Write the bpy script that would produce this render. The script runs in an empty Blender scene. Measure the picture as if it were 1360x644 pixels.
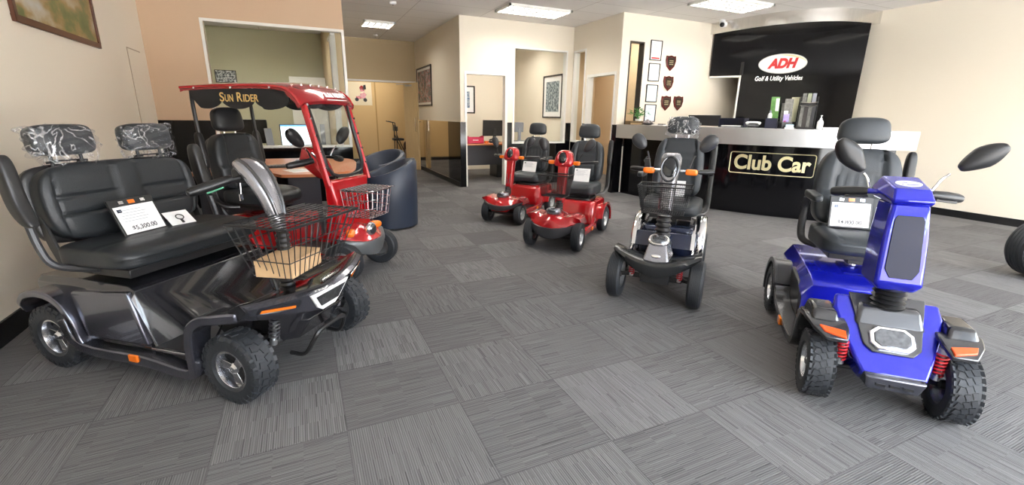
import bpy, bmesh, math, random
from mathutils import Vector, Matrix

scene = bpy.context.scene
coll = scene.collection
random.seed(4)
R = math.radians

# ------------------------------------------------------------------ camera
cam_data = bpy.data.cameras.new('camera')
cam = bpy.data.objects.new('camera', cam_data)
coll.objects.link(cam)
cam_data.sensor_width = 36.0
cam_data.sensor_fit = 'HORIZONTAL'
cam_data.lens = 600.0 / 1360.0 * 36.0
cam_data.clip_start = 0.02
cam.matrix_world = Matrix(((0.9095419, 0.0990839, -0.4036284, 0.0),
                           (-0.4153579, 0.2506721, -0.8744377, 0.0),
                           (0.0145357, 0.9629880, 0.2691521, 1.3),
                           (0, 0, 0, 1)))
scene.camera = cam

# ------------------------------------------------------------------ view, world, light
scene.view_settings.view_transform = 'Standard'
scene.view_settings.look = 'None'
scene.view_settings.gamma = 1.0
scene.view_settings.use_curve_mapping = False
scene.view_settings.exposure = 1.22
SKY = (0.80, 0.90, 1.0)
SKY_STRENGTH = 9.5
LAMP = (1.0, 0.95, 0.87)
LAMP_STRENGTH = 15.0          # ceiling troffers
world = bpy.data.worlds.new('sky')
scene.world = world
world.use_nodes = True
world.node_tree.nodes['Background'].inputs[0].default_value = (*SKY, 1)
world.node_tree.nodes['Background'].inputs[1].default_value = SKY_STRENGTH

sun_data = bpy.data.lights.new('sun', 'SUN')      # stands behind the building and lights the street outside the shopfront
sun_data.energy = 55.0
sun_data.angle = R(0.6)
sun_data.color = (1.0, 0.95, 0.88)
sun_ob = bpy.data.objects.new('sun', sun_data)
coll.objects.link(sun_ob)
sun_ob.rotation_euler = (R(-32), R(6), 0)


# ------------------------------------------------------------------ materials
def mat(name, color, rough=0.5, metal=0.0, coat=0.0, noise=None, bump=None, spec=0.5, emit=0.0, aniso=None):
    m = bpy.data.materials.new(name)
    m.use_nodes = True
    nt = m.node_tree
    b = nt.nodes['Principled BSDF']
    b.inputs['Base Color'].default_value = (*color, 1)
    b.inputs['Roughness'].default_value = rough
    b.inputs['Metallic'].default_value = metal
    b.inputs['Coat Weight'].default_value = coat
    b.inputs['Coat Roughness'].default_value = 0.05
    b.inputs['Specular IOR Level'].default_value = spec
    if emit:
        b.inputs['Emission Color'].default_value = (*color, 1)
        b.inputs['Emission Strength'].default_value = emit
    tc = None
    if noise or bump:
        tc = nt.nodes.new('ShaderNodeTexCoord')
    if noise:      # (scale, amount[, stretch])
        mp = nt.nodes.new('ShaderNodeMapping')
        mp.inputs['Scale'].default_value = noise[2] if len(noise) > 2 else (1, 1, 1)
        nt.links.new(tc.outputs['Object'], mp.inputs['Vector'])
        n = nt.nodes.new('ShaderNodeTexNoise')
        n.inputs['Scale'].default_value = noise[0]
        n.inputs['Detail'].default_value = 4
        nt.links.new(mp.outputs['Vector'], n.inputs['Vector'])
        cr = nt.nodes.new('ShaderNodeMix')
        cr.data_type = 'RGBA'
        a = noise[1]
        cr.inputs[6].default_value = (*[max(0, c * (1 - a)) for c in color], 1)
        cr.inputs[7].default_value = (*[min(1, c * (1 + a)) for c in color], 1)
        nt.links.new(n.outputs['Fac'], cr.inputs[0])
        nt.links.new(cr.outputs[2], b.inputs['Base Color'])
    if bump:       # (scale, strength)
        n2 = nt.nodes.new('ShaderNodeTexNoise')
        n2.inputs['Scale'].default_value = bump[0]
        n2.inputs['Detail'].default_value = 3
        nt.links.new(tc.outputs['Object'], n2.inputs['Vector'])
        bp = nt.nodes.new('ShaderNodeBump')
        bp.inputs['Strength'].default_value = bump[1]
        bp.inputs['Distance'].default_value = 0.01
        nt.links.new(n2.outputs['Fac'], bp.inputs['Height'])
        nt.links.new(bp.outputs['Normal'], b.inputs['Normal'])
    return m


def clear_mat(name, tint=(1, 1, 1), gloss=0.12, rough=0.02, bump=None, veil=0.0):
    """thin clear sheet: see-through with a fresnel-like shine"""
    m = bpy.data.materials.new(name)
    m.use_nodes = True
    nt = m.node_tree
    nt.nodes.remove(nt.nodes['Principled BSDF'])
    out = nt.nodes['Material Output']
    tr = nt.nodes.new('ShaderNodeBsdfTransparent')
    tr.inputs[0].default_value = (*tint, 1)
    gl = nt.nodes.new('ShaderNodeBsdfGlossy')
    gl.inputs['Roughness'].default_value = rough
    fr = nt.nodes.new('ShaderNodeLayerWeight')
    fr.inputs['Blend'].default_value = gloss
    mx = nt.nodes.new('ShaderNodeMixShader')
    nt.links.new(fr.outputs['Fresnel'], mx.inputs[0])
    base = tr.outputs[0]
    if veil:
        df = nt.nodes.new('ShaderNodeBsdfDiffuse')
        df.inputs[0].default_value = (0.9, 0.92, 0.95, 1)
        m2 = nt.nodes.new('ShaderNodeMixShader')
        m2.inputs[0].default_value = veil
        nt.links.new(tr.outputs[0], m2.inputs[1])
        nt.links.new(df.outputs[0], m2.inputs[2])
        base = m2.outputs[0]
    nt.links.new(base, mx.inputs[1])
    nt.links.new(gl.outputs[0], mx.inputs[2])
    if bump:
        tc = nt.nodes.new('ShaderNodeTexCoord')
        n2 = nt.nodes.new('ShaderNodeTexVoronoi')
        n2.inputs['Scale'].default_value = bump[0]
        n3 = nt.nodes.new('ShaderNodeTexNoise')
        n3.inputs['Scale'].default_value = bump[0] * 0.6
        va = nt.nodes.new('ShaderNodeVectorMath')
        va.operation = 'MULTIPLY_ADD'
        va.inputs[1].default_value = (0.25, 0.25, 0.25)
        nt.links.new(n3.outputs['Color'], va.inputs[0])
        nt.links.new(tc.outputs['Object'], va.inputs[2])
        nt.links.new(va.outputs[0], n2.inputs['Vector'])
        bp = nt.nodes.new('ShaderNodeBump')
        bp.inputs['Strength'].default_value = bump[1]
        bp.inputs['Distance'].default_value = 0.03
        nt.links.new(n2.outputs['Distance'], bp.inputs['Height'])
        nt.links.new(bp.outputs['Normal'], gl.inputs['Normal'])
        nt.links.new(bp.outputs['Normal'], fr.inputs['Normal'])
    nt.links.new(mx.outputs[0], out.inputs[0])
    return m


def wrap_mat():
    """thin clear plastic film: see-through, with the glints of its crinkles painted as white lines"""
    m = bpy.data.materials.new('crinkled plastic wrap')
    m.use_nodes = True
    nt = m.node_tree
    N, L = nt.nodes, nt.links
    N.remove(N['Principled BSDF'])
    tc = N.new('ShaderNodeTexCoord')
    n = N.new('ShaderNodeTexNoise')
    n.inputs['Scale'].default_value = 9.0
    n.inputs['Detail'].default_value = 3.0
    n.inputs['Distortion'].default_value = 1.6
    L.new(tc.outputs['Object'], n.inputs['Vector'])
    a = N.new('ShaderNodeMath')
    a.operation = 'SUBTRACT'
    L.new(n.outputs['Fac'], a.inputs[0])
    a.inputs[1].default_value = 0.5
    b = N.new('ShaderNodeMath')
    b.operation = 'ABSOLUTE'
    L.new(a.outputs[0], b.inputs[0])
    cr = N.new('ShaderNodeValToRGB')
    cr.color_ramp.elements[0].position = 0.0
    cr.color_ramp.elements[0].color = (0.62, 0.62, 0.62, 1)  # white crease lines stand in for glints on the film
    cr.color_ramp.elements[1].position = 0.030
    cr.color_ramp.elements[1].color = (0.045, 0.045, 0.045, 1)
    L.new(b.outputs[0], cr.inputs[0])
    tr = N.new('ShaderNodeBsdfTransparent')
    tr.inputs[0].default_value = (0.97, 0.97, 0.98, 1)
    gl = N.new('ShaderNodeBsdfGlossy')
    gl.inputs['Roughness'].default_value = 0.18
    df = N.new('ShaderNodeBsdfDiffuse')
    df.inputs[0].default_value = (0.88, 0.90, 0.93, 1)
    bp = N.new('ShaderNodeBump')
    bp.inputs['Strength'].default_value = 0.6
    bp.inputs['Distance'].default_value = 0.01
    L.new(n.outputs['Fac'], bp.inputs['Height'])
    L.new(bp.outputs['Normal'], gl.inputs['Normal'])
    m1 = N.new('ShaderNodeMixShader')
    m1.inputs[0].default_value = 0.5
    L.new(gl.outputs[0], m1.inputs[1])
    L.new(df.outputs[0], m1.inputs[2])
    m2 = N.new('ShaderNodeMixShader')
    L.new(cr.outputs[0], m2.inputs[0])
    L.new(tr.outputs[0], m2.inputs[1])
    L.new(m1.outputs[0], m2.inputs[2])
    L.new(m2.outputs[0], N['Material Output'].inputs[0])
    return m


def carpet_mat():
    m = bpy.data.materials.new('carpet tile')
    m.use_nodes = True
    nt = m.node_tree
    N, L = nt.nodes, nt.links
    b = N['Principled BSDF']
    b.inputs['Roughness'].default_value = 0.95
    b.inputs['Specular IOR Level'].default_value = 0.15
    tc = N.new('ShaderNodeTexCoord')
    sp = N.new('ShaderNodeSeparateXYZ')
    L.new(tc.outputs['Object'], sp.inputs[0])

    def M(op, a, bb=None, c=None):
        n = N.new('ShaderNodeMath')
        n.operation = op
        for i, v in enumerate((a, bb, c)):
            if v is None:
                continue
            if isinstance(v, (int, float)):
                n.inputs[i].default_value = v
            else:
                L.new(v, n.inputs[i])
        return n.outputs[0]
    X, Y = sp.outputs[0], sp.outputs[1]
    u = M('DIVIDE', M('SUBTRACT', X, 0.06), 0.5)
    v = M('DIVIDE', M('SUBTRACT', Y, 0.27), 0.5)
    fu, fv = M('FLOOR', u), M('FLOOR', v)
    par = M('FLOORED_MODULO', M('ADD', fu, fv), 2.0)
    inv = M('SUBTRACT', 1.0, par)
    perp = M('ADD', M('MULTIPLY', X, inv), M('MULTIPLY', Y, par))
    along = M('ADD', M('MULTIPLY', Y, inv), M('MULTIPLY', X, par))

    def noise(px, py, detail=1.0, z=None):
        cb = N.new('ShaderNodeCombineXYZ')
        L.new(M('MULTIPLY', perp, px), cb.inputs[0])
        L.new(M('MULTIPLY', along, py), cb.inputs[1])
        if z is not None:
            L.new(z, cb.inputs[2])
        n = N.new('ShaderNodeTexNoise')
        n.inputs['Scale'].default_value = 1.0
        n.inputs['Detail'].default_value = detail
        L.new(cb.outputs[0], n.inputs['Vector'])
        return n.outputs['Fac']
    cb = N.new('ShaderNodeCombineXYZ')
    L.new(fu, cb.inputs[0])
    L.new(fv, cb.inputs[1])
    wn = N.new('ShaderNodeTexWhiteNoise')
    wn.noise_dimensions = '2D'
    L.new(cb.outputs[0], wn.inputs['Vector'])
    tile = wn.outputs['Value']
    seed = M('MULTIPLY', tile, 37.0)
    seg = M('ADD', seed, M('FLOOR', M('MULTIPLY', along, 9.0)))
    ridge = M('SINE', M('MULTIPLY', perp, 2 * math.pi / 0.0085))
    n1 = noise(130, 3.0, 2.0, seed)          # streaks
    n2 = noise(240, 0.6, 0.0, seg)           # broken dashes
    grain = noise(420, 420, 1.0)
    dark = M('GREATER_THAN', n2, 0.64)
    light = M('LESS_THAN', n2, 0.32)
    val = M('MULTIPLY_ADD', M('SUBTRACT', n1, 0.5), 0.55, 1.0)
    val = M('MULTIPLY_ADD', M('SUBTRACT', grain, 0.5), 0.5, val)
    val = M('MULTIPLY_ADD', ridge, 0.20, val)
    val = M('SUBTRACT', val, M('MULTIPLY', dark, 0.30))
    val = M('MULTIPLY_ADD', light, 0.20, val)
    val = M('MULTIPLY', val, M('MULTIPLY_ADD', tile, 0.22, 0.86))
    val = M('MULTIPLY', val, M('MULTIPLY_ADD', par, -0.14, 1.05))
    eu = M('ABSOLUTE', M('SUBTRACT', M('FRACT', u), 0.5))
    ev = M('ABSOLUTE', M('SUBTRACT', M('FRACT', v), 0.5))
    seam = M('GREATER_THAN', M('MAXIMUM', eu, ev), 0.4935)
    val = M('MULTIPLY', val, M('MULTIPLY_ADD', seam, -0.22, 1.0))
    mix = N.new('ShaderNodeVectorMath')
    mix.operation = 'SCALE'
    mix.inputs[0].default_value = CARPET
    L.new(val, mix.inputs['Scale'])
    L.new(mix.outputs[0], b.inputs['Base Color'])
    bp = N.new('ShaderNodeBump')
    bp.inputs['Strength'].default_value = 0.5
    bp.inputs['Distance'].default_value = 0.004
    L.new(val, bp.inputs['Height'])
    L.new(bp.outputs['Normal'], b.inputs['Normal'])
    return m


def ceiling_mat():
    m = mat('ceiling tile', (0.74, 0.70, 0.66), 0.9)
    nt = m.node_tree
    N, L = nt.nodes, nt.links
    tc = N.new('ShaderNodeTexCoord')
    mp = N.new('ShaderNodeMapping')
    mp.inputs['Location'].default_value = (-0.65, -0.3, 0)
    L.new(tc.outputs['Object'], mp.inputs['Vector'])
    br = N.new('ShaderNodeTexBrick')
    br.offset = 0.0
    br.inputs['Color1'].default_value = (0.84, 0.81, 0.78, 1)
    br.inputs['Color2'].default_value = (0.80, 0.77, 0.74, 1)
    br.inputs['Mortar'].default_value = (0.55, 0.51, 0.48, 1)
    br.inputs['Scale'].default_value = 1.0
    br.inputs['Mortar Size'].default_value = 0.006
    br.inputs['Brick Width'].default_value = 1.2
    br.inputs['Row Height'].default_value = 0.6
    L.new(mp.outputs['Vector'], br.inputs['Vector'])
    L.new(br.outputs['Color'], N['Principled BSDF'].inputs['Base Color'])
    return m


def picture_mat(name, kind):
    """printed picture made of noise and bands"""
    m = mat(name, (0.5, 0.5, 0.5), 0.35)
    nt = m.node_tree
    N, L = nt.nodes, nt.links
    tc = N.new('ShaderNodeTexCoord')
    n = N.new('ShaderNodeTexNoise')
    n.inputs['Detail'].default_value = 6
    L.new(tc.outputs['Generated'], n.inputs['Vector'])
    cr = N.new('ShaderNodeValToRGB')
    e = cr.color_ramp.elements
    if kind == 'golf':
        n.inputs['Scale'].default_value = 3.2
        pal = [(0.30, (0.05, 0.10, 0.03)), (0.45, (0.14, 0.17, 0.05)), (0.52, (0.33, 0.22, 0.08)), (0.60, (0.45, 0.40, 0.30)), (0.7, (0.50, 0.52, 0.50))]
    elif kind == 'mono':
        n.inputs['Scale'].default_value = 9
        pal = [(0.38, (0.03, 0.035, 0.04)), (0.47, (0.18, 0.20, 0.21)), (0.53, (0.45, 0.48, 0.5)), (0.62, (0.75, 0.77, 0.78))]
    elif kind == 'city':
        n.inputs['Scale'].default_value = 12
        pal = [(0.36, (0.06, 0.08, 0.10)), (0.48, (0.15, 0.20, 0.23)), (0.55, (0.30, 0.36, 0.39)), (0.70, (0.60, 0.66, 0.68))]
    elif kind == 'race':
        n.inputs['Scale'].default_value = 6
        pal = [(0.36, (0.02, 0.02, 0.02)), (0.45, (0.12, 0.13, 0.13)), (0.52, (0.35, 0.06, 0.06)), (0.57, (0.40, 0.40, 0.42)), (0.66, (0.10, 0.09, 0.10))]
    else:
        n.inputs['Scale'].default_value = 8
        pal = [(0.4, (0.05, 0.12, 0.25)), (0.5, (0.5, 0.55, 0.6)), (0.58, (0.2, 0.25, 0.3))]
    while len(e) < len(pal):
        e.new(0.5)
    for el, (p, c) in zip(e, pal):
        el.position = p
        el.color = (*c, 1)
    L.new(n.outputs['Fac'], cr.inputs[0])
    L.new(cr.outputs[0], N['Principled BSDF'].inputs['Base Color'])
    return m


CARPET = (0.148, 0.144, 0.145)
M_carpet = carpet_mat()
M_ceil = ceiling_mat()
M_corr = mat('olive tan wall paint', (0.52, 0.41, 0.25), 0.7, bump=(60, 0.05))
M_store = mat('light tan wall paint', (0.60, 0.46, 0.30), 0.7, bump=(60, 0.05))
M_darkmirror = mat('dark mirror panel', (0.55, 0.50, 0.42), 0.06, 1.0)
M_cream = mat('cream wall paint', (0.80, 0.73, 0.61), 0.7, bump=(60, 0.05))
M_peachcast = mat('wall with peach light cast', (0.60, 0.43, 0.29), 0.7, bump=(60, 0.05))  # peach cast of the mixed lighting put into the wall's base colour
M_tan = mat('tan wall paint', (0.66, 0.46, 0.22), 0.7, bump=(60, 0.05))
M_green = mat('pale olive wall paint', (0.56, 0.54, 0.38), 0.75, bump=(60, 0.05))
M_white = mat('white trim paint', (0.80, 0.79, 0.75), 0.4)
M_gblack = mat('gloss black laminate', (0.004, 0.004, 0.005), 0.07, spec=0.3)
M_base = mat('black skirting', (0.008, 0.008, 0.009), 0.4)
M_steel = mat('brushed steel', (0.74, 0.72, 0.69), 0.26, 1.0, noise=(3.0, 0.10, (12, 12, 0.4)))
M_steelmatt = mat('satin aluminium', (0.56, 0.57, 0.58), 0.36, 0.9)
M_chrome = mat('chrome', (0.80, 0.80, 0.82), 0.08, 1.0)
M_alloy = mat('alloy rim', (0.62, 0.63, 0.66), 0.22, 1.0)
M_vinyl = mat('black vinyl', (0.017, 0.020, 0.023), 0.40, bump=(180, 0.12), spec=0.4)
M_vinyl2 = mat('dark grey vinyl', (0.028, 0.033, 0.038), 0.40, bump=(180, 0.12), spec=0.4)
M_vinyl_blue = mat('navy charcoal vinyl', (0.022, 0.032, 0.055), 0.38, bump=(150, 0.08))
M_rubber = mat('tyre rubber', (0.022, 0.025, 0.030), 0.55, bump=(90, 0.15))
M_plastic = mat('black plastic', (0.012, 0.012, 0.013), 0.38)
M_dplastic = mat('dark grey plastic', (0.035, 0.036, 0.04), 0.35)
M_blackpaint = mat('gloss black paint', (0.016, 0.016, 0.020), 0.16, 0.2, coat=0.7)
M_gun = mat('gunmetal paint', (0.075, 0.076, 0.082), 0.25, 0.7, coat=0.6)
M_slate = mat('slate metallic paint', (0.105, 0.108, 0.135), 0.24, 0.8, coat=0.6)
M_red = mat('red paint', (0.42, 0.006, 0.010), 0.18, 0.15, coat=1.0)
M_dred = mat('deep red paint', (0.30, 0.004, 0.008), 0.2, 0.1, coat=1.0)
M_blue = mat('metallic blue paint', (0.008, 0.012, 0.42), 0.2, 0.4, coat=0.8)
M_navy = mat('dark blue paint', (0.009, 0.015, 0.045), 0.25, 0.3, coat=0.6)
M_silver = mat('silver paint', (0.30, 0.30, 0.33), 0.26, 0.75, coat=0.6)
M_orange = mat('orange lens', (0.85, 0.18, 0.01), 0.2, coat=0.6)
M_redlens = mat('red orange lens', (0.80, 0.09, 0.015), 0.2, coat=0.6)
M_lens = mat('clear lamp lens', (0.16, 0.17, 0.19), 0.12, 0.85, coat=0.4, noise=(45, 0.9))
M_screen = mat('dark display', (0.006, 0.008, 0.012), 0.06, coat=0.8)
M_wire = mat('black wire', (0.012, 0.012, 0.013), 0.35)
M_cwire = mat('dark chrome wire', (0.42, 0.42, 0.44), 0.25, 1.0)
M_shock = mat('red spring', (0.45, 0.01, 0.015), 0.3)
M_paper = mat('white paper', (0.86, 0.86, 0.86), 0.6)
M_ink = mat('printed ink', (0.04, 0.04, 0.05), 0.6)
M_grayink = mat('faint ink', (0.42, 0.44, 0.47), 0.6)
M_card = mat('cardboard', (0.60, 0.40, 0.22), 0.75, noise=(25, 0.08))
M_gold = mat('gold lettering', (0.78, 0.70, 0.42), 0.35, 0.5)
M_goldink = mat('gold print', (0.75, 0.50, 0.18), 0.5)
M_dimgold = mat('dull brown print', (0.12, 0.05, 0.03), 0.6)
M_whiteink = mat('white lettering', (0.88, 0.88, 0.88), 0.4)
M_fabric = mat('black valance fabric', (0.008, 0.008, 0.010), 0.7)
M_redtext = mat('red lettering', (0.62, 0.03, 0.03), 0.35)
M_wood = mat('cherry laminate', (0.58, 0.20, 0.075), 0.3, noise=(6, 0.15, (1, 8, 8)))
M_doorwood = mat('pale timber', (0.66, 0.50, 0.28), 0.45, noise=(5, 0.14, (10, 10, 0.6)))
M_frame = mat('dark picture frame', (0.025, 0.020, 0.018), 0.4)
M_woodframe = mat('reddish brown frame', (0.10, 0.035, 0.018), 0.35)
M_charcoal = mat('charcoal laminate', (0.03, 0.032, 0.042), 0.5)
M_white_plastic = mat('white plastic', (0.80, 0.80, 0.80), 0.35)
M_glass = clear_mat('window glass', (0.97, 0.98, 0.97), 0.10)
M_windscreen = clear_mat('windscreen acrylic', (0.93, 0.95, 0.95), 0.13)
M_wrap = wrap_mat()
M_tint = mat('smoked glass', (0.012, 0.018, 0.04), 0.05, 0.0, spec=0.18)
M_bumper = mat('glossy dark bumper', (0.014, 0.015, 0.016), 0.22, coat=0.3)
M_building = mat('street facade', (0.20, 0.18, 0.17), 0.9, noise=(0.4, 0.5))
M_louvre = mat('louvre grey', (0.10, 0.10, 0.10), 0.5)
M_glow = mat('lamp diffuser', LAMP, 0.5, emit=LAMP_STRENGTH)
M_monitor = mat('lit monitor', (0.72, 0.84, 0.92), 0.3, emit=0.9)
M_monblue = mat('lit blue bar', (0.10, 0.35, 0.75), 0.3, emit=0.6)
M_leaf = mat('leaf green', (0.06, 0.28, 0.05), 0.45, noise=(20, 0.4))
M_redplastic = mat('magenta red plastic', (0.62, 0.02, 0.09), 0.4)
M_maroon = mat('maroon timber', (0.10, 0.012, 0.012), 0.25, coat=0.4)
M_bronze = mat('dark bronze plate', (0.07, 0.045, 0.035), 0.3, 0.7, noise=(40, 0.5))
M_pave = mat('outdoor paving', (0.40, 0.40, 0.40), 0.9, noise=(6, 0.15))
M_pebble = mat('speckled stone', (0.30, 0.27, 0.27), 0.6, noise=(40, 0.6))
M_greenprint = mat('green brochure print', (0.10, 0.26, 0.06), 0.5, noise=(30, 0.6))
M_magazine = mat('printed magazine', (0.12, 0.12, 0.11), 0.45, noise=(35, 0.8))
M_purple = mat('violet brochure', (0.28, 0.22, 0.50), 0.45, noise=(18, 0.5))
M_navyplastic = mat('navy plastic', (0.012, 0.014, 0.035), 0.4)
M_bottle = mat('frosted bottle', (0.72, 0.74, 0.74), 0.25)
M_greyblue = mat('translucent grey plastic', (0.24, 0.25, 0.29), 0.25)


# ------------------------------------------------------------------ mesh builder
def catmull(pts, k=6, closed=False):
    P = [Vector(p) for p in pts]
    n = len(P)
    out = []
    rng = range(n) if closed else range(n - 1)
    for i in rng:
        p0 = P[i - 1] if (i > 0 or closed) else P[0] * 2 - P[1]
        p1, p2 = P[i], P[(i + 1) % n]
        p3 = P[(i + 2) % n] if (i + 2 < n or closed) else P[-1] * 2 - P[-2]
        for j in range(k):
            t = j / k
            out.append(0.5 * ((2 * p1) + (p2 - p0) * t + (2 * p0 - 5 * p1 + 4 * p2 - p3) * t * t + (3 * p1 - p0 - 3 * p2 + p3) * t ** 3))
    if not closed:
        out.append(P[-1])
    return out


class G:
    def __init__(self):
        self.bm = bmesh.new()

    def raw(self, verts, faces):
        vs = [self.bm.verts.new(v) for v in verts]
        for f in faces:
            try:
                self.bm.faces.new([vs[i] for i in f])
            except ValueError:
                pass
        return self

    def box(self, c, s, rot=None):
        c = Vector(c)
        vs = []
        for k in (-1, 1):
            for j in (-1, 1):
                for i in (-1, 1):
                    v = Vector((i * s[0] / 2, j * s[1] / 2, k * s[2] / 2))
                    if rot is not None:
                        v = rot @ v
                    vs.append(c + v)
        return self.raw(vs, [(0, 2, 3, 1), (4, 5, 7, 6), (0, 1, 5, 4), (2, 6, 7, 3), (0, 4, 6, 2), (1, 3, 7, 5)])

    def bb(self, x0, x1, y0, y1, z0, z1):
        return self.box(((x0 + x1) / 2, (y0 + y1) / 2, (z0 + z1) / 2), (abs(x1 - x0), abs(y1 - y0), abs(z1 - z0)))

    def tube(self, pts, r, n=8, closed=False, flat=None):
        P = [Vector(p) for p in pts]
        m = len(P)
        rr = r if isinstance(r, (list, tuple)) else [r] * m
        T = []
        for i in range(m):
            a = P[i - 1] if (i > 0 or closed) else P[i]
            b = P[(i + 1) % m] if (i < m - 1 or closed) else P[i]
            t = (b - a)
            T.append(t.normalized() if t.length > 1e-9 else Vector((0, 0, 1)))
        up = Vector((0, 0, 1)) if abs(T[0].z) < 0.9 else Vector((1, 0, 0))
        nrm = (up - T[0] * up.dot(T[0])).normalized()
        verts = []
        for i in range(m):
            nrm = nrm - T[i] * nrm.dot(T[i])
            nrm.normalize()
            bi = T[i].cross(nrm)
            for k in range(n):
                a = 2 * math.pi * k / n + (math.pi / 4 if n == 4 else 0)
                q = nrm * math.cos(a) * rr[i] + bi * math.sin(a) * rr[i] * (flat or 1)
                verts.append(P[i] + q)
        faces = []
        for i in range(m if closed else m - 1):
            j = (i + 1) % m
            for k in range(n):
                faces.append((i * n + k, i * n + (k + 1) % n, j * n + (k + 1) % n, j * n + k))
        if not closed:
            faces.append(tuple(range(n))[::-1])
            faces.append(tuple((m - 1) * n + k for k in range(n)))
        return self.raw(verts, faces)

    def cyl(self, p0, p1, r, r1=None, n=20):
        return self.tube([p0, p1], [r, r if r1 is None else r1], n)

    def lathe(self, prof, o=(0, 0, 0), axis='y', n=32, closed=False):
        verts = []
        for (r, h) in prof:
            for k in range(n):
                a = 2 * math.pi * k / n
                c, s = r * math.cos(a), r * math.sin(a)
                if axis == 'y':
                    v = (o[0] + c, o[1] + h, o[2] + s)
                elif axis == 'z':
                    v = (o[0] + c, o[1] + s, o[2] + h)
                else:
                    v = (o[0] + h, o[1] + c, o[2] + s)
                verts.append(v)
        m = len(prof)
        faces = []
        for i in range(m if closed else m - 1):
            j = (i + 1) % m
            for k in range(n):
                faces.append((i * n + k, i * n + (k + 1) % n, j * n + (k + 1) % n, j * n + k))
        if not closed:
            faces.append(tuple(range(n)))
            faces.append(tuple((m - 1) * n + k for k in range(n)))
        return self.raw(verts, faces)

    def prism(self, poly, axis, a, b):
        def f(p, t):
            return {'x': (t, p[0], p[1]), 'y': (p[0], t, p[1]), 'z': (p[0], p[1], t)}[axis]
        n = len(poly)
        return self.raw([f(p, a) for p in poly] + [f(p, b) for p in poly],
                        [tuple(range(n))[::-1], tuple(range(n, 2 * n))] + [(i, (i + 1) % n, n + (i + 1) % n, n + i) for i in range(n)])

    def plate(self, poly, o, u, v, t):
        """polygon in the (u, v) frame at o, thickened by t along u x v"""
        o, u, v = Vector(o), Vector(u).normalized(), Vector(v).normalized()
        w = u.cross(v).normalized()
        n = len(poly)
        A = [o + u * p[0] + v * p[1] for p in poly]
        return self.raw(A + [q + w * t for q in A],
                        [tuple(range(n))[::-1], tuple(range(n, 2 * n))] + [(i, (i + 1) % n, n + (i + 1) % n, n + i) for i in range(n)])

    def loft(self, secs, cap=True):
        n = len(secs[0])
        verts = [p for s in secs for p in s]
        faces = []
        for i in range(len(secs) - 1):
            for k in range(n):
                faces.append((i * n + k, i * n + (k + 1) % n, (i + 1) * n + (k + 1) % n, (i + 1) * n + k))
        if cap:
            faces.append(tuple(range(n))[::-1])
            faces.append(tuple((len(secs) - 1) * n + k for k in range(n)))
        return self.raw(verts, faces)

    def pillow(self, c, s, p=4, n=10, fn=None, rot=None):
        c = Vector(c)
        verts, faces, idx = [], [], {}

        def vid(i, j, k):
            key = (i, j, k)
            if key not in idx:
                q = Vector((2 * i / n - 1, 2 * j / n - 1, 2 * k / n - 1))
                l = (abs(q.x) ** p + abs(q.y) ** p + abs(q.z) ** p) ** (1 / p)
                q = q / l
                v = Vector((q.x * s[0] / 2, q.y * s[1] / 2, q.z * s[2] / 2))
                if fn:
                    v = Vector(fn(v, q))
                if rot is not None:
                    v = rot @ v
                idx[key] = len(verts)
                verts.append(c + v)
            return idx[key]
        for a in range(n):
            for b in range(n):
                for t, fl in ((0, False), (n, True)):
                    for ax in range(3):
                        def q(i, j):
                            l = [i, j]
                            l.insert(ax, t)
                            return vid(*l)
                        f = [q(a, b), q(a + 1, b), q(a + 1, b + 1), q(a, b + 1)]
                        if fl == (ax == 1):
                            f.reverse()
                        faces.append(tuple(f))
        return self.raw(verts, faces)

    def strip(self, path, y0, y1, t, k=0):
        """curved slab: path in (x, z), spanning y0..y1 (numbers or one per point), thickness t to the right of the path's travel"""
        P = [Vector((p[0], p[1], 0)) for p in path]
        if k:
            P = catmull(P, k)
        m = len(P)
        Y0 = y0 if isinstance(y0, (list, tuple)) else [y0] * len(path)
        Y1 = y1 if isinstance(y1, (list, tuple)) else [y1] * len(path)

        def lerp(A, f):
            f *= (len(A) - 1)
            i = min(int(f), len(A) - 2)
            return A[i] + (A[i + 1] - A[i]) * (f - i)
        secs = []
        for i, p in enumerate(P):
            d = (P[min(i + 1, m - 1)] - P[max(i - 1, 0)]).normalized()
            nn = Vector((d.y, -d.x, 0))
            q = p + nn * t
            f = i / (m - 1)
            a, b = lerp(Y0, f), lerp(Y1, f)
            secs.append([(p.x, a, p.y), (p.x, b, p.y), (q.x, b, q.y), (q.x, a, q.y)])
        return self.loft(secs)

    def xf(self, Mx):
        bmesh.ops.transform(self.bm, matrix=Mx, verts=self.bm.verts)
        return self

    def make(self, name, material, parent=None, bevel=0.0, seg=2, smooth=True, angle=38, sub=0, loc=None, rotz=None, label=None):
        bm = self.bm
        bmesh.ops.remove_doubles(bm, verts=bm.verts, dist=1e-6)
        bmesh.ops.recalc_face_normals(bm, faces=bm.faces)
        me = bpy.data.meshes.new(name)
        bm.to_mesh(me)
        bm.free()
        me.materials.append(material)
        if smooth:
            me.shade_smooth()
            me.set_sharp_from_angle(angle=R(angle))
        o = bpy.data.objects.new(name, me)
        coll.objects.link(o)
        if parent is not None:
            o.parent = parent
        if loc is not None:
            o.location = loc
        if rotz is not None:
            o.rotation_euler = (0, 0, rotz)
        if bevel:
            md = o.modifiers.new('edge', 'BEVEL')
            md.width = bevel
            md.segments = seg
            md.limit_method = 'ANGLE'
            md.angle_limit = R(35)
        if sub:
            md = o.modifiers.new('round', 'SUBSURF')
            md.levels = sub
            md.render_levels = sub
        if label:
            o['label'] = label
        return o


def tag(o, label=None, cat=None, group=None, kind=None):
    if label:
        o['label'] = label
    if cat:
        o['category'] = cat
    if group:
        o['group'] = group
    if kind:
        o['kind'] = kind
    return o


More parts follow.
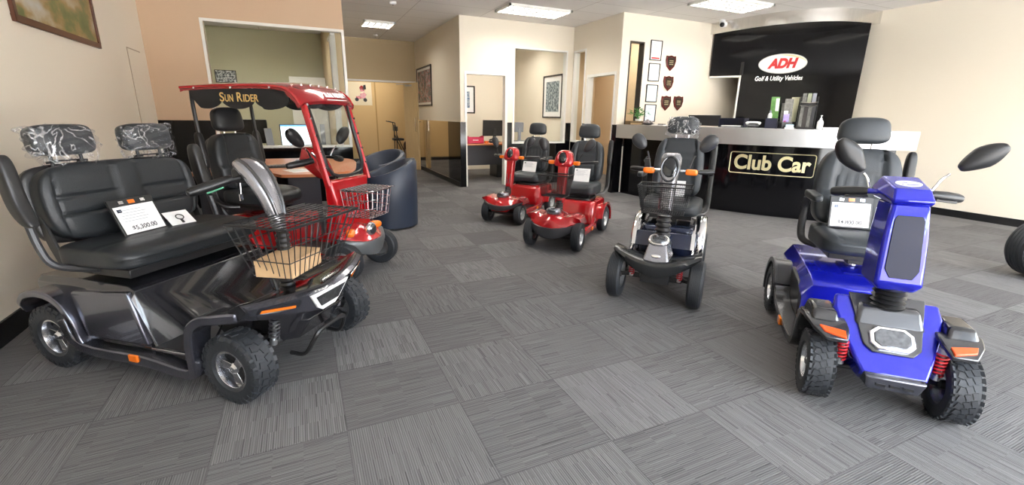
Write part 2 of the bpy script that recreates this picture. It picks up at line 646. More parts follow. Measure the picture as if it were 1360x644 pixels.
def thing(name, label, cat, loc=(0, 0, 0), rotz=0.0, group=None):
    o = bpy.data.objects.new(name, None)
    o.empty_display_size = 0.1
    coll.objects.link(o)
    o.location = loc
    o.rotation_euler = (0, 0, rotz)
    return tag(o, label, cat, group)


def struct(o):
    o['kind'] = 'structure'
    return o


def text_mesh(body, size, bold=0.0, shear=0.0, extrude=0.0008, spacing=1.0):
    cu = bpy.data.curves.new('lettering', 'FONT')
    cu.body = body
    cu.size = size
    cu.align_x = 'CENTER'
    cu.align_y = 'CENTER'
    cu.offset = bold
    cu.shear = shear
    cu.extrude = extrude
    cu.space_character = spacing
    ob = bpy.data.objects.new('lettering', cu)
    coll.objects.link(ob)
    dg = bpy.context.evaluated_depsgraph_get()
    me = bpy.data.meshes.new_from_object(ob.evaluated_get(dg))
    bpy.data.objects.remove(ob)
    bpy.data.curves.remove(cu)
    return me


def put_text(name, body, size, material, parent, o, u, v, bold=0.0, shear=0.0, extrude=0.0008, spacing=1.0, width=None, warp=None):
    """lettering with its baseline along u and its height along v, centred at o"""
    me = text_mesh(body, size, bold, shear, extrude, spacing)
    u, v = Vector(u).normalized(), Vector(v).normalized()
    w = u.cross(v)
    o = Vector(o)
    xs = [q.co.x for q in me.vertices]
    k = (width / (max(xs) - min(xs))) if width else 1.0
    for q in me.vertices:
        c = q.co.copy()
        q.co = warp(c.x * k, c.y, c.z) if warp else o + u * c.x * k + v * c.y + w * c.z
    me.materials.clear()
    me.materials.append(material)
    ob = bpy.data.objects.new(name, me)
    coll.objects.link(ob)
    if parent is not None:
        ob.parent = parent
    return ob

# ------------------------------------------------------------------ the room
CEIL = 2.96


def slab_wall(name, material, axis, at, t, a0, a1, z0=0.0, z1=CEIL, holes=(), kind=True):
    """wall slab; axis 'y': runs along x at y=at..at+t; axis 'x': runs along y at x=at..at+t; holes (a0, a1, z0, z1)"""
    g = G()
    cuts = sorted({a0, a1} | {h[0] for h in holes} | {h[1] for h in holes})
    for c0, c1 in zip(cuts, cuts[1:]):
        mid = (c0 + c1) / 2
        hs = sorted((h[2], h[3]) for h in holes if h[0] < mid < h[1])
        z = z0
        spans = []
        for h0, h1 in hs:
            if h0 > z:
                spans.append((z, h0))
            z = h1
        if z < z1:
            spans.append((z, z1))
        for s0, s1 in spans:
            if axis == 'y':
                g.bb(c0, c1, at, at + t, s0, s1)
            else:
                g.bb(at, at + t, c0, c1, s0, s1)
    o = g.make(name, material, smooth=False)
    if kind:
        struct(o)
    return o


def frame_hole(name, axis, at, t, a0, a1, z0, z1, w=0.045, material=None, sill=True, proud=0.012):
    """timber lining round an opening, standing a little proud of both faces"""
    g = G()
    p0, p1 = at - proud, at + t + proud

    def put(b0, b1, c0, c1):
        if axis == 'y':
            g.bb(b0, b1, p0, p1, c0, c1)
        else:
            g.bb(p0, p1, b0, b1, c0, c1)
    put(a0, a0 + w, z0, z1)
    put(a1 - w, a1, z0, z1)
    put(a0 + w, a1 - w, z1 - w, z1)
    if sill:
        put(a0 + w, a1 - w, z0, z0 + w)
    return g.make(name, material or M_white, smooth=False)


def window(n, axis, at, t, a0, a1, z0, z1, w=0.04, material=None):
    f = frame_hole('window_%d' % n, axis, at, t, a0, a1, z0, z1, w, material)
    struct(f)
    g = G()
    m = at + t / 2
    if axis == 'y':
        g.bb(a0 + w, a1 - w, m - 0.003, m + 0.003, z0 + w, z1 - w)
    else:
        g.bb(m - 0.003, m + 0.003, a0 + w, a1 - w, z0 + w, z1 - w)
    g.make('window_pane', M_glass, f, smooth=False)
    return f


XL, XR = -1.66, 8.42
struct(G().bb(-2.2, 9.2, -2.4, 14.6, -0.12, 0.0).make('floor', M_carpet, smooth=False))
struct(G().bb(-2.2, 9.2, -2.4, 14.6, CEIL, CEIL + 0.1).make('ceiling', M_ceil, smooth=False))
struct(G().bb(-30, 40, -30, -2.4, -0.14, -0.02).make('ground_outside', M_pave, smooth=False))

struct(G().bb(-25, 35, -19, -16, -0.02, 5.5).make('added_wall_across_street', M_building, smooth=False))  # unseen facade added so that low reflections of the street turn darker
slab_wall('wall_left', M_cream, 'x', XL - 0.12, 0.12, -2.4, 11.5)
slab_wall('wall_right', M_cream, 'x', XR, 0.12, -2.4, 9.6)
YP = 7.45       # office partition
slab_wall('wall_office_front', M_peachcast, 'y', YP, 0.10, XL, 0.72, holes=[(-0.995, 0.72, 0.82, 2.435)])
slab_wall('wall_office_side', M_corr, 'x', 0.62, 0.10, 7.95, 11.5)
slab_wall('wall_office_back', M_green, 'y', 11.5, 0.10, XL, 0.72)
slab_wall('wall_corridor_end', M_corr, 'y', 11.5, 0.10, 0.72, 2.68, z0=2.03)
slab_wall('wall_corridor_end_left', M_corr, 'y', 11.5, 0.10, 0.72, 1.02, z1=2.03)
XC = 2.68
slab_wall('wall_corridor_right', M_cream, 'x', XC, 0.10, 8.11, 11.6)
slab_wall('wall_far_room_back', M_tan, 'y', 13.5, 0.10, -0.5, 5.0)
slab_wall('wall_far_room_left', M_tan, 'x', -0.5, 0.10, 11.6, 13.5)
slab_wall('wall_far_room_right', M_tan, 'x', 4.2, 0.10, 11.6, 13.5)
slab_wall('wall_far_room_front', M_tan, 'y', 11.6, 0.08, 2.78, 4.2)
YB = 8.11       # second office front
slab_wall('wall_back', M_cream, 'y', YB, 0.10, XC + 0.10, 5.10, holes=[(2.79, 3.56, -0.01, 2.03), (3.73, 4.86, 0.80, 2.52)])
slab_wall('wall_inner_office_back', M_cream, 'y', 10.8, 0.10, XC + 0.10, 5.0)
slab_wall('wall_inner_office_right', M_cream, 'x', 5.0, 0.05, 8.21, 10.8)
XD = 5.0        # wall with the side doorway
slab_wall('wall_side_door', M_cream, 'x', XD, 0.10, 6.61, YB, holes=[(6.72, 7.55, -0.01, 2.03), (7.66, 8.06, 0.83, 2.52)])
slab_wall('wall_shield', M_cream, 'y', 6.61, 0.10, XD + 0.10, XR, holes=[(5.18, 5.46, 0.83, 2.53)])
slab_wall('wall_store_right', M_store, 'x', 6.5, 0.10, 6.71, 9.5)
slab_wall('wall_store_back', M_store, 'y', 9.5, 0.10, 5.05, 6.6)
slab_wall('wall_store_left', M_store, 'x', 5.05, 0.05, 8.21, 9.5)
# shopfront behind the camera: piers, a bulkhead and mullions, open to the daylight
slab_wall('wall_front', M_cream, 'y', -2.40, 0.15, XL, XR, holes=[(0.15, 8.2, 0.12, 2.75)])
for i, xx in enumerate((1.7, 3.35, 5.0, 6.6)):
    struct(G().bb(xx - 0.04, xx + 0.04, -2.38, -2.28, 0.12, 2.75).make('trim_mullion', M_base, smooth=False))
struct(G().bb(0.15, 8.2, -2.37, -2.29, 2.05, 2.12).make('trim_transom', M_base, smooth=False))

# skirtings
for nm, a in (('baseboard_left', (XL, XL + 0.015, -2.25, YP, 0, 0.13)), ('baseboard_right', (XR - 0.015, XR, -2.25, 4.6, 0, 0.10)),
              ('baseboard_corridor', (XC - 0.03, XC - 0.012, 8.11, 11.5, 0, 0.09)), ('baseboard_far', (-0.4, 4.2, 13.48, 13.5, 0, 0.09))):
    struct(G().bb(*a).make(nm, M_base, smooth=False))

# gloss black wainscot
wz = 1.185
g = G()
g.bb(XL, -1.04, YP - 0.012, YP, 0, wz)
g.bb(-1.04, 0.72, YP - 0.012, YP, 0, 0.81)
struct(g.make('trim_1', M_gblack, smooth=False))
struct(G().bb(XC - 0.012, XC, 8.098, 8.86, 0, wz).make('trim_2', M_gblack, smooth=False))
struct(G().bb(XC - 0.012, XC, 8.86, 11.48, 0.09, wz).make('trim_10', M_darkmirror, smooth=False))
g = G()
g.bb(XC - 0.012, 2.775, YB - 0.014, YB, 0, wz)
g.bb(3.60, 3.70, YB - 0.014, YB, 0, wz)
g.bb(3.70, 4.89, YB - 0.014, YB, 0, 0.79)
g.bb(4.89, 5.0, YB - 0.014, YB, 0, wz)
struct(g.make('trim_3', M_gblack, smooth=False))
g = G()
g.bb(XD - 0.012, XD, 6.58, 6.71, 0, wz)
g.bb(XD - 0.012, XD, 7.56, 7.66, 0, wz)
g.bb(XD - 0.012, XD, 7.66, 8.06, 0, 0.82)
g.bb(XD - 0.012, 5.16, 6.598, 6.61, 0, wz)
struct(g.make('trim_4', M_gblack, smooth=False))

# windows and door linings
window(1, 'y', YP, 0.10, -1.03, 0.72, 0.805, 2.46, 0.035)
window(2, 'y', YB, 0.10, 3.715, 4.875, 0.79, 2.53, 0.03)
window(3, 'x', XD, 0.10, 7.65, 8.07, 0.82, 2.53, 0.03)
window(4, 'y', 6.61, 0.10, 5.17, 5.47, 0.82, 2.54, 0.018, M_frame)
struct(frame_hole('door_1', 'y', YB, 0.10, 2.755, 3.60, 0.0, 2.06, 0.045, sill=False))
struct(frame_hole('door_2', 'x', XD, 0.10, 6.69, 7.58, 0.0, 2.06, 0.045, sill=False))
struct(frame_hole('door_3', 'y', 11.5, 0.10, 0.99, 2.68, 0.0, 2.07, 0.04, sill=False))
# the open timber door at the corridor's end, swung back against the right-hand wall
DM = Matrix.Translation((2.60, 11.42, 0)) @ Matrix.Rotation(R(14), 4, 'Z')
dl = struct(G().bb(-0.62, -0.58, -0.30, 0.0, 0.01, 2.02).make('door_4', M_doorwood, smooth=False, bevel=0.002)) if False else struct(G().prism([(2.36, 11.46), (2.40, 11.475), (2.605, 10.99), (2.565, 10.975)], 'z', 0.01, 2.02).make('door_4', M_doorwood, smooth=False, bevel=0.002))
g = G()
g.tube([(2.55, 11.03, 0.92), (2.51, 11.01, 0.92), (2.51, 11.01, 1.22), (2.55, 11.03, 1.22)], 0.009)
g.make('door_handle', M_steel, dl)
g = G()
g.box((2.43, 11.22, 1.96), (0.05, 0.20, 0.04), Matrix.Rotation(R(23), 3, 'Z'))
g.tube([(2.42, 11.24, 1.97), (2.28, 11.30, 1.985), (2.20, 11.47, 1.99)], 0.008)
g.make('door_closer', M_steelmatt, dl, smooth=False)
# batten on the far tan wall
struct(G().bb(1.99, 2.02, 13.485, 13.5, 0, CEIL).make('trim_5', mat('tan batten', (0.45, 0.28, 0.10), 0.6), smooth=False))
# reveal line on the left wall: edge of an access panel
g = G()
g.bb(XL, XL + 0.006, 6.72, 7.2, 1.972, 1.982)
g.bb(XL, XL + 0.006, 6.72, 6.728, 0.13, 1.972)
struct(g.make('trim_6', mat('panel joint', (0.42, 0.34, 0.25), 0.7), smooth=False))

# black feature panel set across the reception corner, with its pass-through at the low left
PA, PB = Vector((7.06, 6.60, 0)), Vector((8.33, 4.72, 0))
pu = (PB - PA).normalized()
pn = Vector((pu.y, -pu.x, 0))           # towards the room
if pn.x > 0:
    pn = -pn
PL = (PB - PA).length
poly = [(0, 2.06), (0.50, 2.06), (0.50, 0.0), (PL, 0.0), (PL, 2.80), (0, 2.80)]
struct(G().plate(poly, PA, pu, (0, 0, 1), 0.06).make('wall_feature', M_gblack, smooth=False))
g = G()
for a0, a1, z0, z1 in ((0.0, 0.53, 2.035, 2.062), (0.50, 0.53, 0.0, 2.062)):
    g.plate([(a0, z0), (a1, z0), (a1, z1), (a0, z1)], PA - pn * 0.02, pu, (0, 0, 1), 0.10)
tr = struct(g.make('trim_7', M_white, smooth=False))
# dark sliding door track and hanger seen on the panel
g = G()
for q, r_ in ((0.56, 0.035), (0.62, 0.02)):
    c = PA + pu * q + pn * 0.03
    g.box((c.x, c.y, 1.78), (r_, r_, 1.15))
c = PA + pu * 0.53 + pn * 0.05
g.box((c.x, c.y, 2.18), (0.05, 0.05, 0.22))
struct(g.make('trim_8', M_plastic, smooth=False))
# curved brushed-steel bulkhead over it
arcp = catmull([(6.95, 6.61, 0), (6.99, 6.08, 0), (7.11, 5.50, 0), (7.40, 5.02, 0), (7.82, 4.76, 0), (8.42, 4.64, 0)], 8)
g = G()
g.prism([(p.x, p.y) for p in arcp] + [(8.42, 6.61)], 'z', 2.775, CEIL)
struct(g.make('trim_9', M_steel, angle=50))


# ------------------------------------------------------------------ ceiling fittings
def troffer(x, y, lx, ly, label, group=None):
    t = thing('ceiling_light', label, 'ceiling light', (x, y, CEIL), 0, group)
    g = G()
    w = 0.03
    for a in ((-lx / 2, lx / 2, -ly / 2, -ly / 2 + w), (-lx / 2, lx / 2, ly / 2 - w, ly / 2), (-lx / 2, -lx / 2 + w, -ly / 2, ly / 2), (lx / 2 - w, lx / 2, -ly / 2, ly / 2)):
        g.bb(a[0], a[1], a[2], a[3], -0.036, 0)
    g.make('light_frame', M_white, t, smooth=False)
    G().bb(-lx / 2 + w, lx / 2 - w, -ly / 2 + w, ly / 2 - w, -0.006, -0.001).make('diffuser', M_glow, t, smooth=False)
    g = G()
    nx, ny = int(lx / 0.1), int(ly / 0.13)
    for i in range(1, nx):
        xx = -lx / 2 + lx * i / nx
        g.bb(xx - 0.006, xx + 0.006, -ly / 2 + w, ly / 2 - w, -0.034, -0.007)
    for j in range(1, ny):
        yy = -ly / 2 + ly * j / ny
        g.bb(-lx / 2 + w, lx / 2 - w, yy - 0.007, yy + 0.007, -0.036, -0.007)
    g.make('louvre', M_louvre, t, smooth=False)
    return t


troffer(3.65, 7.20, 1.12, 0.58, 'long louvred ceiling light in front of the doorway wall')
troffer(6.02, 5.40, 1.14, 0.58, 'long louvred ceiling light before the curved steel bulkhead')
troffer(1.55, 9.60, 0.58, 0.58, 'small square ceiling light over the corridor with the framed picture')
for x, y in ((1.25, 5.2), (3.65, 4.0), (6.05, 3.6), (7.25, 1.2)):  # invented lights out of view, added to brighten the showroom
    troffer(x, y, 1.12, 0.58, 'unseen louvred ceiling light added over the front half of the showroom', 'added showroom ceiling lights nearer the street')
for x, y, lb in ((-0.55, 9.6, 'added louvred ceiling light inside the left glazed office'), (4.0, 9.4, 'added louvred ceiling light inside the office with the red box'),
                 (5.8, 8.0, 'added louvred ceiling light in the tan room behind the side doorway'), (1.8, 12.5, 'added louvred ceiling light in the tan room past the open timber door')):
    troffer(x, y, 1.12, 0.58, lb)  # lights added to brighten the side rooms

for (x, y, lb) in ((1.71, 10.95, 'white smoke detector on the ceiling beyond the small square light'), (1.50, 7.75, 'white smoke detector on the ceiling before the small square light')):
    t = thing('smoke_detector', lb, 'smoke detector', (x, y, CEIL))
    G().lathe([(0.055, 0), (0.055, -0.02), (0.045, -0.035), (0.02, -0.04)], axis='z', n=20).make('detector_body', M_white_plastic, t)
    G().lathe([(0.012, -0.038), (0.012, -0.046), (0.002, -0.047)], axis='z', n=12).make('sensor', M_dplastic, t)

t = thing('security_camera', 'small white dome security camera beside the steel bulkhead', 'security camera', (6.86, 6.30, CEIL))
G().lathe([(0.05, 0), (0.05, -0.03), (0.03, -0.05)], axis='z', n=18).make('mount', M_white_plastic, t)
G().pillow((-0.04, -0.07, -0.085), (0.15, 0.10, 0.10), p=2.4, n=8).make('camera_body', M_white_plastic, t)
G().pillow((-0.10, -0.10, -0.10), (0.075, 0.075, 0.075), p=2.2, n=6).make('lens', M_plastic, t)

# ------------------------------------------------------------------ reception counter
CC = Vector((9.614, 6.53, 0))


def arcpt(ang, r, z=0.0):
    a = R(ang)
    return Vector((CC.x + r * math.cos(a), CC.y + r * math.sin(a), z))


A0, A1 = 179.2, 227.6
t = thing('reception_counter', 'long curved gloss black reception counter with a brushed aluminium band', 'reception counter', (5.4, 5.0, 0))
off = -Vector((5.4, 5.0, 0))


def arc_ring(r0, r1, a0, a1, z0, z1, tail=0.0, n=40):
    P0 = [arcpt(a0 + (a1 - a0) * i / n, r0) for i in range(n + 1)]
    P1 = [arcpt(a0 + (a1 - a0) * i / n, r1) for i in range(n + 1)]
    if tail:
        for P, r in ((P0, r0), (P1, r1)):
            d = (P[-1] - P[-2]).normalized()
            d = Matrix.Rotation(R(22), 3, 'Z') @ d
            P.append(P[-1] + d * tail)
    g = G()
    secs = []
    for a, b in zip(P0, P1):
        a, b = a + off, b + off
        secs.append([(a.x, a.y, z0), (b.x, b.y, z0), (b.x, b.y, z1), (a.x, a.y, z1)])
    return g.loft(secs)


arc_ring(4.62, 4.05, A0, A1, 0.97, 1.19, 0.27).make('counter_band', M_steelmatt, t, angle=20)
arc_ring(4.43, 4.36, A0, A1 + 1.2, 0.0, 0.97).make('counter_front', M_gblack, t, angle=20)
arc_ring(4.40, 4.34, A0, A1 + 1.2, 0.0, 0.06).make('kick_plate', M_base, t, angle=20)

# gold lettering in a gold outline on the counter front
sg = thing('counter_sign', 'gold lettering in a gold outline on the gloss black counter front', 'sign', (5.8, 4.3, 0))
so = -Vector((5.8, 4.3, 0))


def on_counter(x, y, z=0.0):
    ang = 211.45 + math.degrees(x / 4.43)
    return arcpt(ang, 4.433 + z + 0.001, 0.7175 + y) + so


put_text('lettering', 'Club Car', 0.275, M_gold, sg, (0, 0, 0), (1, 0, 0), (0, 0, 1), bold=0.008, width=0.93, warp=on_counter, extrude=0.003)
g = G()
hw, hh, rr = 0.515, 0.145, 0.03
pts = []
for cx_, cy_, a0 in ((hw - rr, hh - rr, 0), (-hw + rr, hh - rr, 90), (-hw + rr, -hh + rr, 180), (hw - rr, -hh + rr, 270)):
    for k in range(5):
        a = R(a0 + k * 22.5)
        pts.append((cx_ + rr * math.cos(a), cy_ + rr * math.sin(a)))
full = []
for i, p in enumerate(pts):
    q = pts[(i + 1) % len(pts)]
    m = 10 if abs(p[0] - q[0]) > 0.3 else 1
    for j in range(m):
        full.append(on_counter(p[0] + (q[0] - p[0]) * j / m, p[1] + (q[1] - p[1]) * j / m, 0.0))
g.tube(full, 0.006, 4, closed=True)
g.make('outline', M_gold, sg)

# oval sign on the feature panel
sc = PA + pu * 1.20 + pn * 0.0
c0 = Vector((7.71, 5.66, 2.222))
c0 = PA + pu * ((c0 - PA).dot(pu)) + Vector((0, 0, 2.235))
ov = thing('wall_sign', 'white oval sign with red letters on the gloss black panel under the steel bulkhead', 'sign', c0 + pn * 0.0615)


def ell(a, b, n=48, s=0.0):
    return [(a * math.cos(2 * math.pi * k / n) + s * math.sin(2 * math.pi * k / n), b * math.sin(2 * math.pi * k / n)) for k in range(n)]


face = pn * 1.0
uu = pu
vv = Vector((0, 0, 1))
if uu.cross(vv).dot(pn) < 0:
    uu = -uu
# uu points the way the lettering reads
read = pu
EW, EH = 0.365, 0.160


def onp(x, y, d):
    return read * x + vv * y + pn * d


def oval(a, b, d0, d1, ox=0.0, oy=0.0):
    P = ell(a, b)
    A = [onp(p[0] + ox, p[1] + oy, d0) for p in P]
    B = [onp(p[0] + ox, p[1] + oy, d1) for p in P]
    n = len(P)
    return G().raw(A + B, [tuple(range(n))[::-1], tuple(range(n, 2 * n))] + [(i, (i + 1) % n, n + (i + 1) % n, n + i) for i in range(n)])


oval(EW, EH, 0.0, 0.012).make('oval_rim', mat('silver grey rim', (0.62, 0.62, 0.58), 0.35, 0.4), ov)
oval(EW - 0.012, EH - 0.012, 0.012, 0.018).make('oval_face', M_whiteink, ov)
g = G()
secs = []
for k in range(19):
    a = R(8 + 92 * k / 18)
    th = 0.028 * math.sin(math.pi * (k + 0.5) / 19)
    ro, ri = EW - 0.02, EW - 0.02 - th
    so_, si = EH - 0.018, EH - 0.018 - th
    secs.append([onp(ro * math.cos(a), so_ * math.sin(a), 0.0182), onp(ri * math.cos(a), si * math.sin(a), 0.0182), onp(ri * math.cos(a), si * math.sin(a), 0.0200), onp(ro * math.cos(a), so_ * math.sin(a), 0.0200)])
g.loft(secs).make('swoosh', M_gold, ov)


def ovtext(name, body, size, m, ox, oy, d, **k):
    return put_text(name, body, size, m, ov, (0, 0, 0), read, vv, warp=lambda x, y, z: onp(x + ox, y + oy, d + z), **k)


ovtext('lettering', 'ADH', 0.205, M_redtext, 0.0, -0.005, 0.022, bold=0.012, shear=0.25, width=0.45, extrude=0.003)
ovtext('lettering', 'Golf & Utility Vehicles', 0.105, M_whiteink, -0.03, -0.238, 0.004, bold=0.0025, shear=0.2, width=0.72, extrude=0.003)

# ------------------------------------------------------------------ vehicle building blocks
def wheel(parent, x, y, r, w, style='mix', steer=0.0, rim='spoke5', rim_mat=None, side=1):
    """tyre with tread, lying in the x-z plane, centred on (x, y, r); side=+1: outer face towards +y"""
    rim_mat = rim_mat or M_alloy
    ri = r * 0.56
    h = w / 2
    prof = [(ri, -h * 0.80), (ri * 1.10, -h * 0.95), (r * 0.80, -h), (r * 0.91, -h * 0.93), (r * 0.970, -h * 0.74), (r * 0.985, -h * 0.4),
            (r * 0.99, 0), (r * 0.985, h * 0.4), (r * 0.970, h * 0.74), (r * 0.91, h * 0.93), (r * 0.80, h), (ri * 1.10, h * 0.95), (ri, h * 0.80)]
    g = G()
    g.lathe(prof, n=48, closed=True)

    def block(a, yc, ly, la, z, ht, tilt=0.0, side_=0.0):
        m = Matrix.Rotation(-a, 3, 'Y') @ Matrix.Rotation(tilt, 3, 'X') @ Matrix.Rotation(side_, 3, 'Z')
        c = Matrix.Rotation(-a, 3, 'Y') @ Vector((z, yc, 0))
        g.box(c, (ht, ly, la), m)
    if style == 'knob':
        n = 25
        st = 2 * math.pi / n
        for i in range(n):
            a = i * st
            for s in (-1, 1):
                block(a + (0.5 * st if s > 0 else 0), s * h * 0.30, h * 0.46, r * st * 0.66, r * 0.97, r * 0.09, 0.25 * s)
                block(a + (0 if s > 0 else 0.5 * st), s * h * 0.78, h * 0.34, r * st * 0.62, r * 0.94, r * 0.09, 0, s * -0.5)
                block(a + (0 if s > 0 else 0.5 * st), s * h * 0.97, h * 0.10, r * st * 0.5, r * 0.86, r * 0.10)
    elif style == 'mix':
        n = 30
        st = 2 * math.pi / n
        for i in range(n):
            a = i * st
            block(a, 0, h * 0.34, r * st * 0.78, r * 0.985, r * 0.05, 0.35)
            for s in (-1, 1):
                block(a + 0.35 * st * s, s * h * 0.42, h * 0.36, r * st * 0.78, r * 0.98, r * 0.05, 0.3 * s)
                block(a + 0.5 * st, s * h * 0.80, h * 0.32, r * st * 0.62, r * 0.955, r * 0.06, 0, s * -0.5)
    else:
        for yy in (-0.62, -0.36, -0.12, 0.12, 0.36, 0.62):
            rr = r * (0.99 if abs(yy) < 0.5 else 0.978)
            g.lathe([(rr - 0.004, yy * h - h * 0.075), (rr + 0.004, yy * h - h * 0.06), (rr + 0.004, yy * h + h * 0.06), (rr - 0.004, yy * h + h * 0.075)], n=40, closed=True)
    ty = g.make('wheel', M_rubber, parent, loc=(x, y, r), rotz=steer, angle=30)
    g = G()
    s = side
    g.lathe([(ri * 1.02, -h * 0.82), (ri * 1.06, -h * 0.80), (ri * 0.93, -h * 0.5), (ri * 0.90, h * 0.5), (ri * 1.06, h * 0.80), (ri * 1.02, h * 0.86), (ri * 0.92, h * 0.84),
             (ri * 0.84, h * 0.4), (ri * 0.84, -h * 0.4), (ri * 0.92, -h * 0.84)], n=36, closed=True)
    d = s * h * 0.52
    if rim == 'disc':
        g.lathe([(ri * 0.88, d - s * 0.02), (ri * 0.60, d), (ri * 0.35, d - s * 0.012), (ri * 0.22, d + s * 0.008), (0.001, d + s * 0.01), (0.001, d - s * 0.03), (ri * 0.88, d - s * 0.03)], n=32, closed=True)
        for k in range(5):
            a = 2 * math.pi * k / 5
            g.cyl((ri * 0.42 * math.cos(a), d - s * 0.01, ri * 0.42 * math.sin(a)), (ri * 0.42 * math.cos(a), d + s * 0.01, ri * 0.42 * math.sin(a)), ri * 0.06, n=8)
    else:
        n = 5 if rim == 'spoke5' else 3
        g.lathe([(ri * 0.30, d - s * 0.03), (ri * 0.30, d), (ri * 0.16, d + s * 0.014), (0.001, d + s * 0.014), (0.001, d - s * 0.03)], n=20, closed=True)
        for k in range(n):
            a = 2 * math.pi * k / n + 0.5
            tw = 0.35 if n == 3 else 0.12
            c0, s0, c1, s1 = math.cos(a), math.sin(a), math.cos(a + tw), math.sin(a + tw)
            wd = ri * (0.20 if n == 3 else 0.15)
            px, pz = -s0, c0
            A = [(ri * 0.15 * c0 - px * wd, ri * 0.15 * s0 - pz * wd), (ri * 0.15 * c0 + px * wd, ri * 0.15 * s0 + pz * wd)]
            B = [(ri * 0.90 * c1 + px * wd * 1.35, ri * 0.90 * s1 + pz * wd * 1.35), (ri * 0.90 * c1 - px * wd * 1.35, ri * 0.90 * s1 - pz * wd * 1.35)]
            g.prism(A + B, 'y', d - s * 0.018, d + s * 0.004)
    g.lathe([(ri * 0.86, -s * h * 0.06), (ri * 0.30, -s * h * 0.10), (ri * 0.30, -s * h * 0.18), (ri * 0.86, -s * h * 0.14)], n=28, closed=True)
    g.make('rim', rim_mat, ty, bevel=0.0015)
    g = G()
    g.lathe([(ri * 0.83, d - s * 0.022), (0.001, d - s * 0.022), (0.001, d - s * 0.030), (ri * 0.83, d - s * 0.030)], n=28, closed=True)
    g.cyl((0, d - s * 0.026, 0), (0, -s * h * 0.7, 0), ri * 0.29, ri * 0.22, n=16)
    g.make('brake_drum', M_plastic if rim != 'disc' else M_dplastic, ty)
    return ty


def boot(parent, p0, p1, r0, r1, n=6, name='steering_boot'):
    """corrugated rubber gaiter"""
    p0, p1 = Vector(p0), Vector(p1)
    pts, rr = [], []
    m = n * 4
    for i in range(m + 1):
        f = i / m
        pts.append(p0 + (p1 - p0) * f)
        rr.append((r0 + (r1 - r0) * f) * (1.0 + 0.13 * math.cos(2 * math.pi * f * n)))
    return G().tube(pts, rr, 18).make(name, M_plastic, parent, angle=80)


def mirror(parent, base, ball, c, w, h, yaw, tilt, m=None, point=0.0, stem_mat=None):
    """rear-view mirror: stem from base up to the head's root, egg- or kite-shaped head centred on c"""
    base, ball, c = Vector(base), Vector(ball), Vector(c)
    o = G().tube(catmull([base, (base + ball) / 2 + Vector((0, 0, 0.012)), ball], 5), [0.006] * 11, 8)
    st = o.make('mirror_stem', stem_mat or M_plastic, parent)
    d = c - ball
    ang = math.atan2(d.z, d.y)           # long axis lies in the y-z plane, from root to tip
    rot = Matrix.Rotation(yaw, 3, 'Z') @ Matrix.Rotation(ang - math.pi / 2, 3, 'X')

    def shape(v, q):
        f = q.z                            # -1 root .. 1 tip
        k = 0.62 + 0.38 * math.sin((f + 1) * math.pi * 0.42)
        if point:
            k *= 1 - point * max(0, f) ** 1.5 * 0.7
            k *= 1 - point * max(0, -f) * 0.55
        return (v.x * (0.75 + 0.25 * k) + 0.012 * (1 - q.y * q.y), v.y * k, v.z)
    hd = G().pillow(c, (0.05, w, h), p=3.0 if not point else 4, n=10, fn=shape, rot=rot).make('mirror_head', m or M_plastic, parent)
    G().pillow(c + rot @ Vector((-0.020, 0, 0.004)), (0.010, w * 0.82, h * 0.84), p=3.0, n=8, fn=lambda v, q: (v.x, v.y * (0.62 + 0.38 * math.sin((q.z + 1) * math.pi * 0.42)), v.z), rot=rot).make('mirror_glass', M_chrome, hd)
    return hd


def grip(parent, p0, p1, r=0.018, bulge=1.0, name='handlebar_grip', m=None):
    p0, p1 = Vector(p0), Vector(p1)
    pts = [p0.lerp(p1, f) for f in (0, 0.12, 0.5, 0.85, 0.97, 1.0)]
    return G().tube(pts, [r * 0.8, r, r * 1.12 * bulge, r * 1.05, r * 0.85, r * 0.4], 12, flat=1.15).make(name, m or M_plastic, parent)


def groove(v, at, w, d):
    t = abs(v - at) / w
    return d * max(0.0, 1 - t) ** 1.0 if t < 1 else 0.0


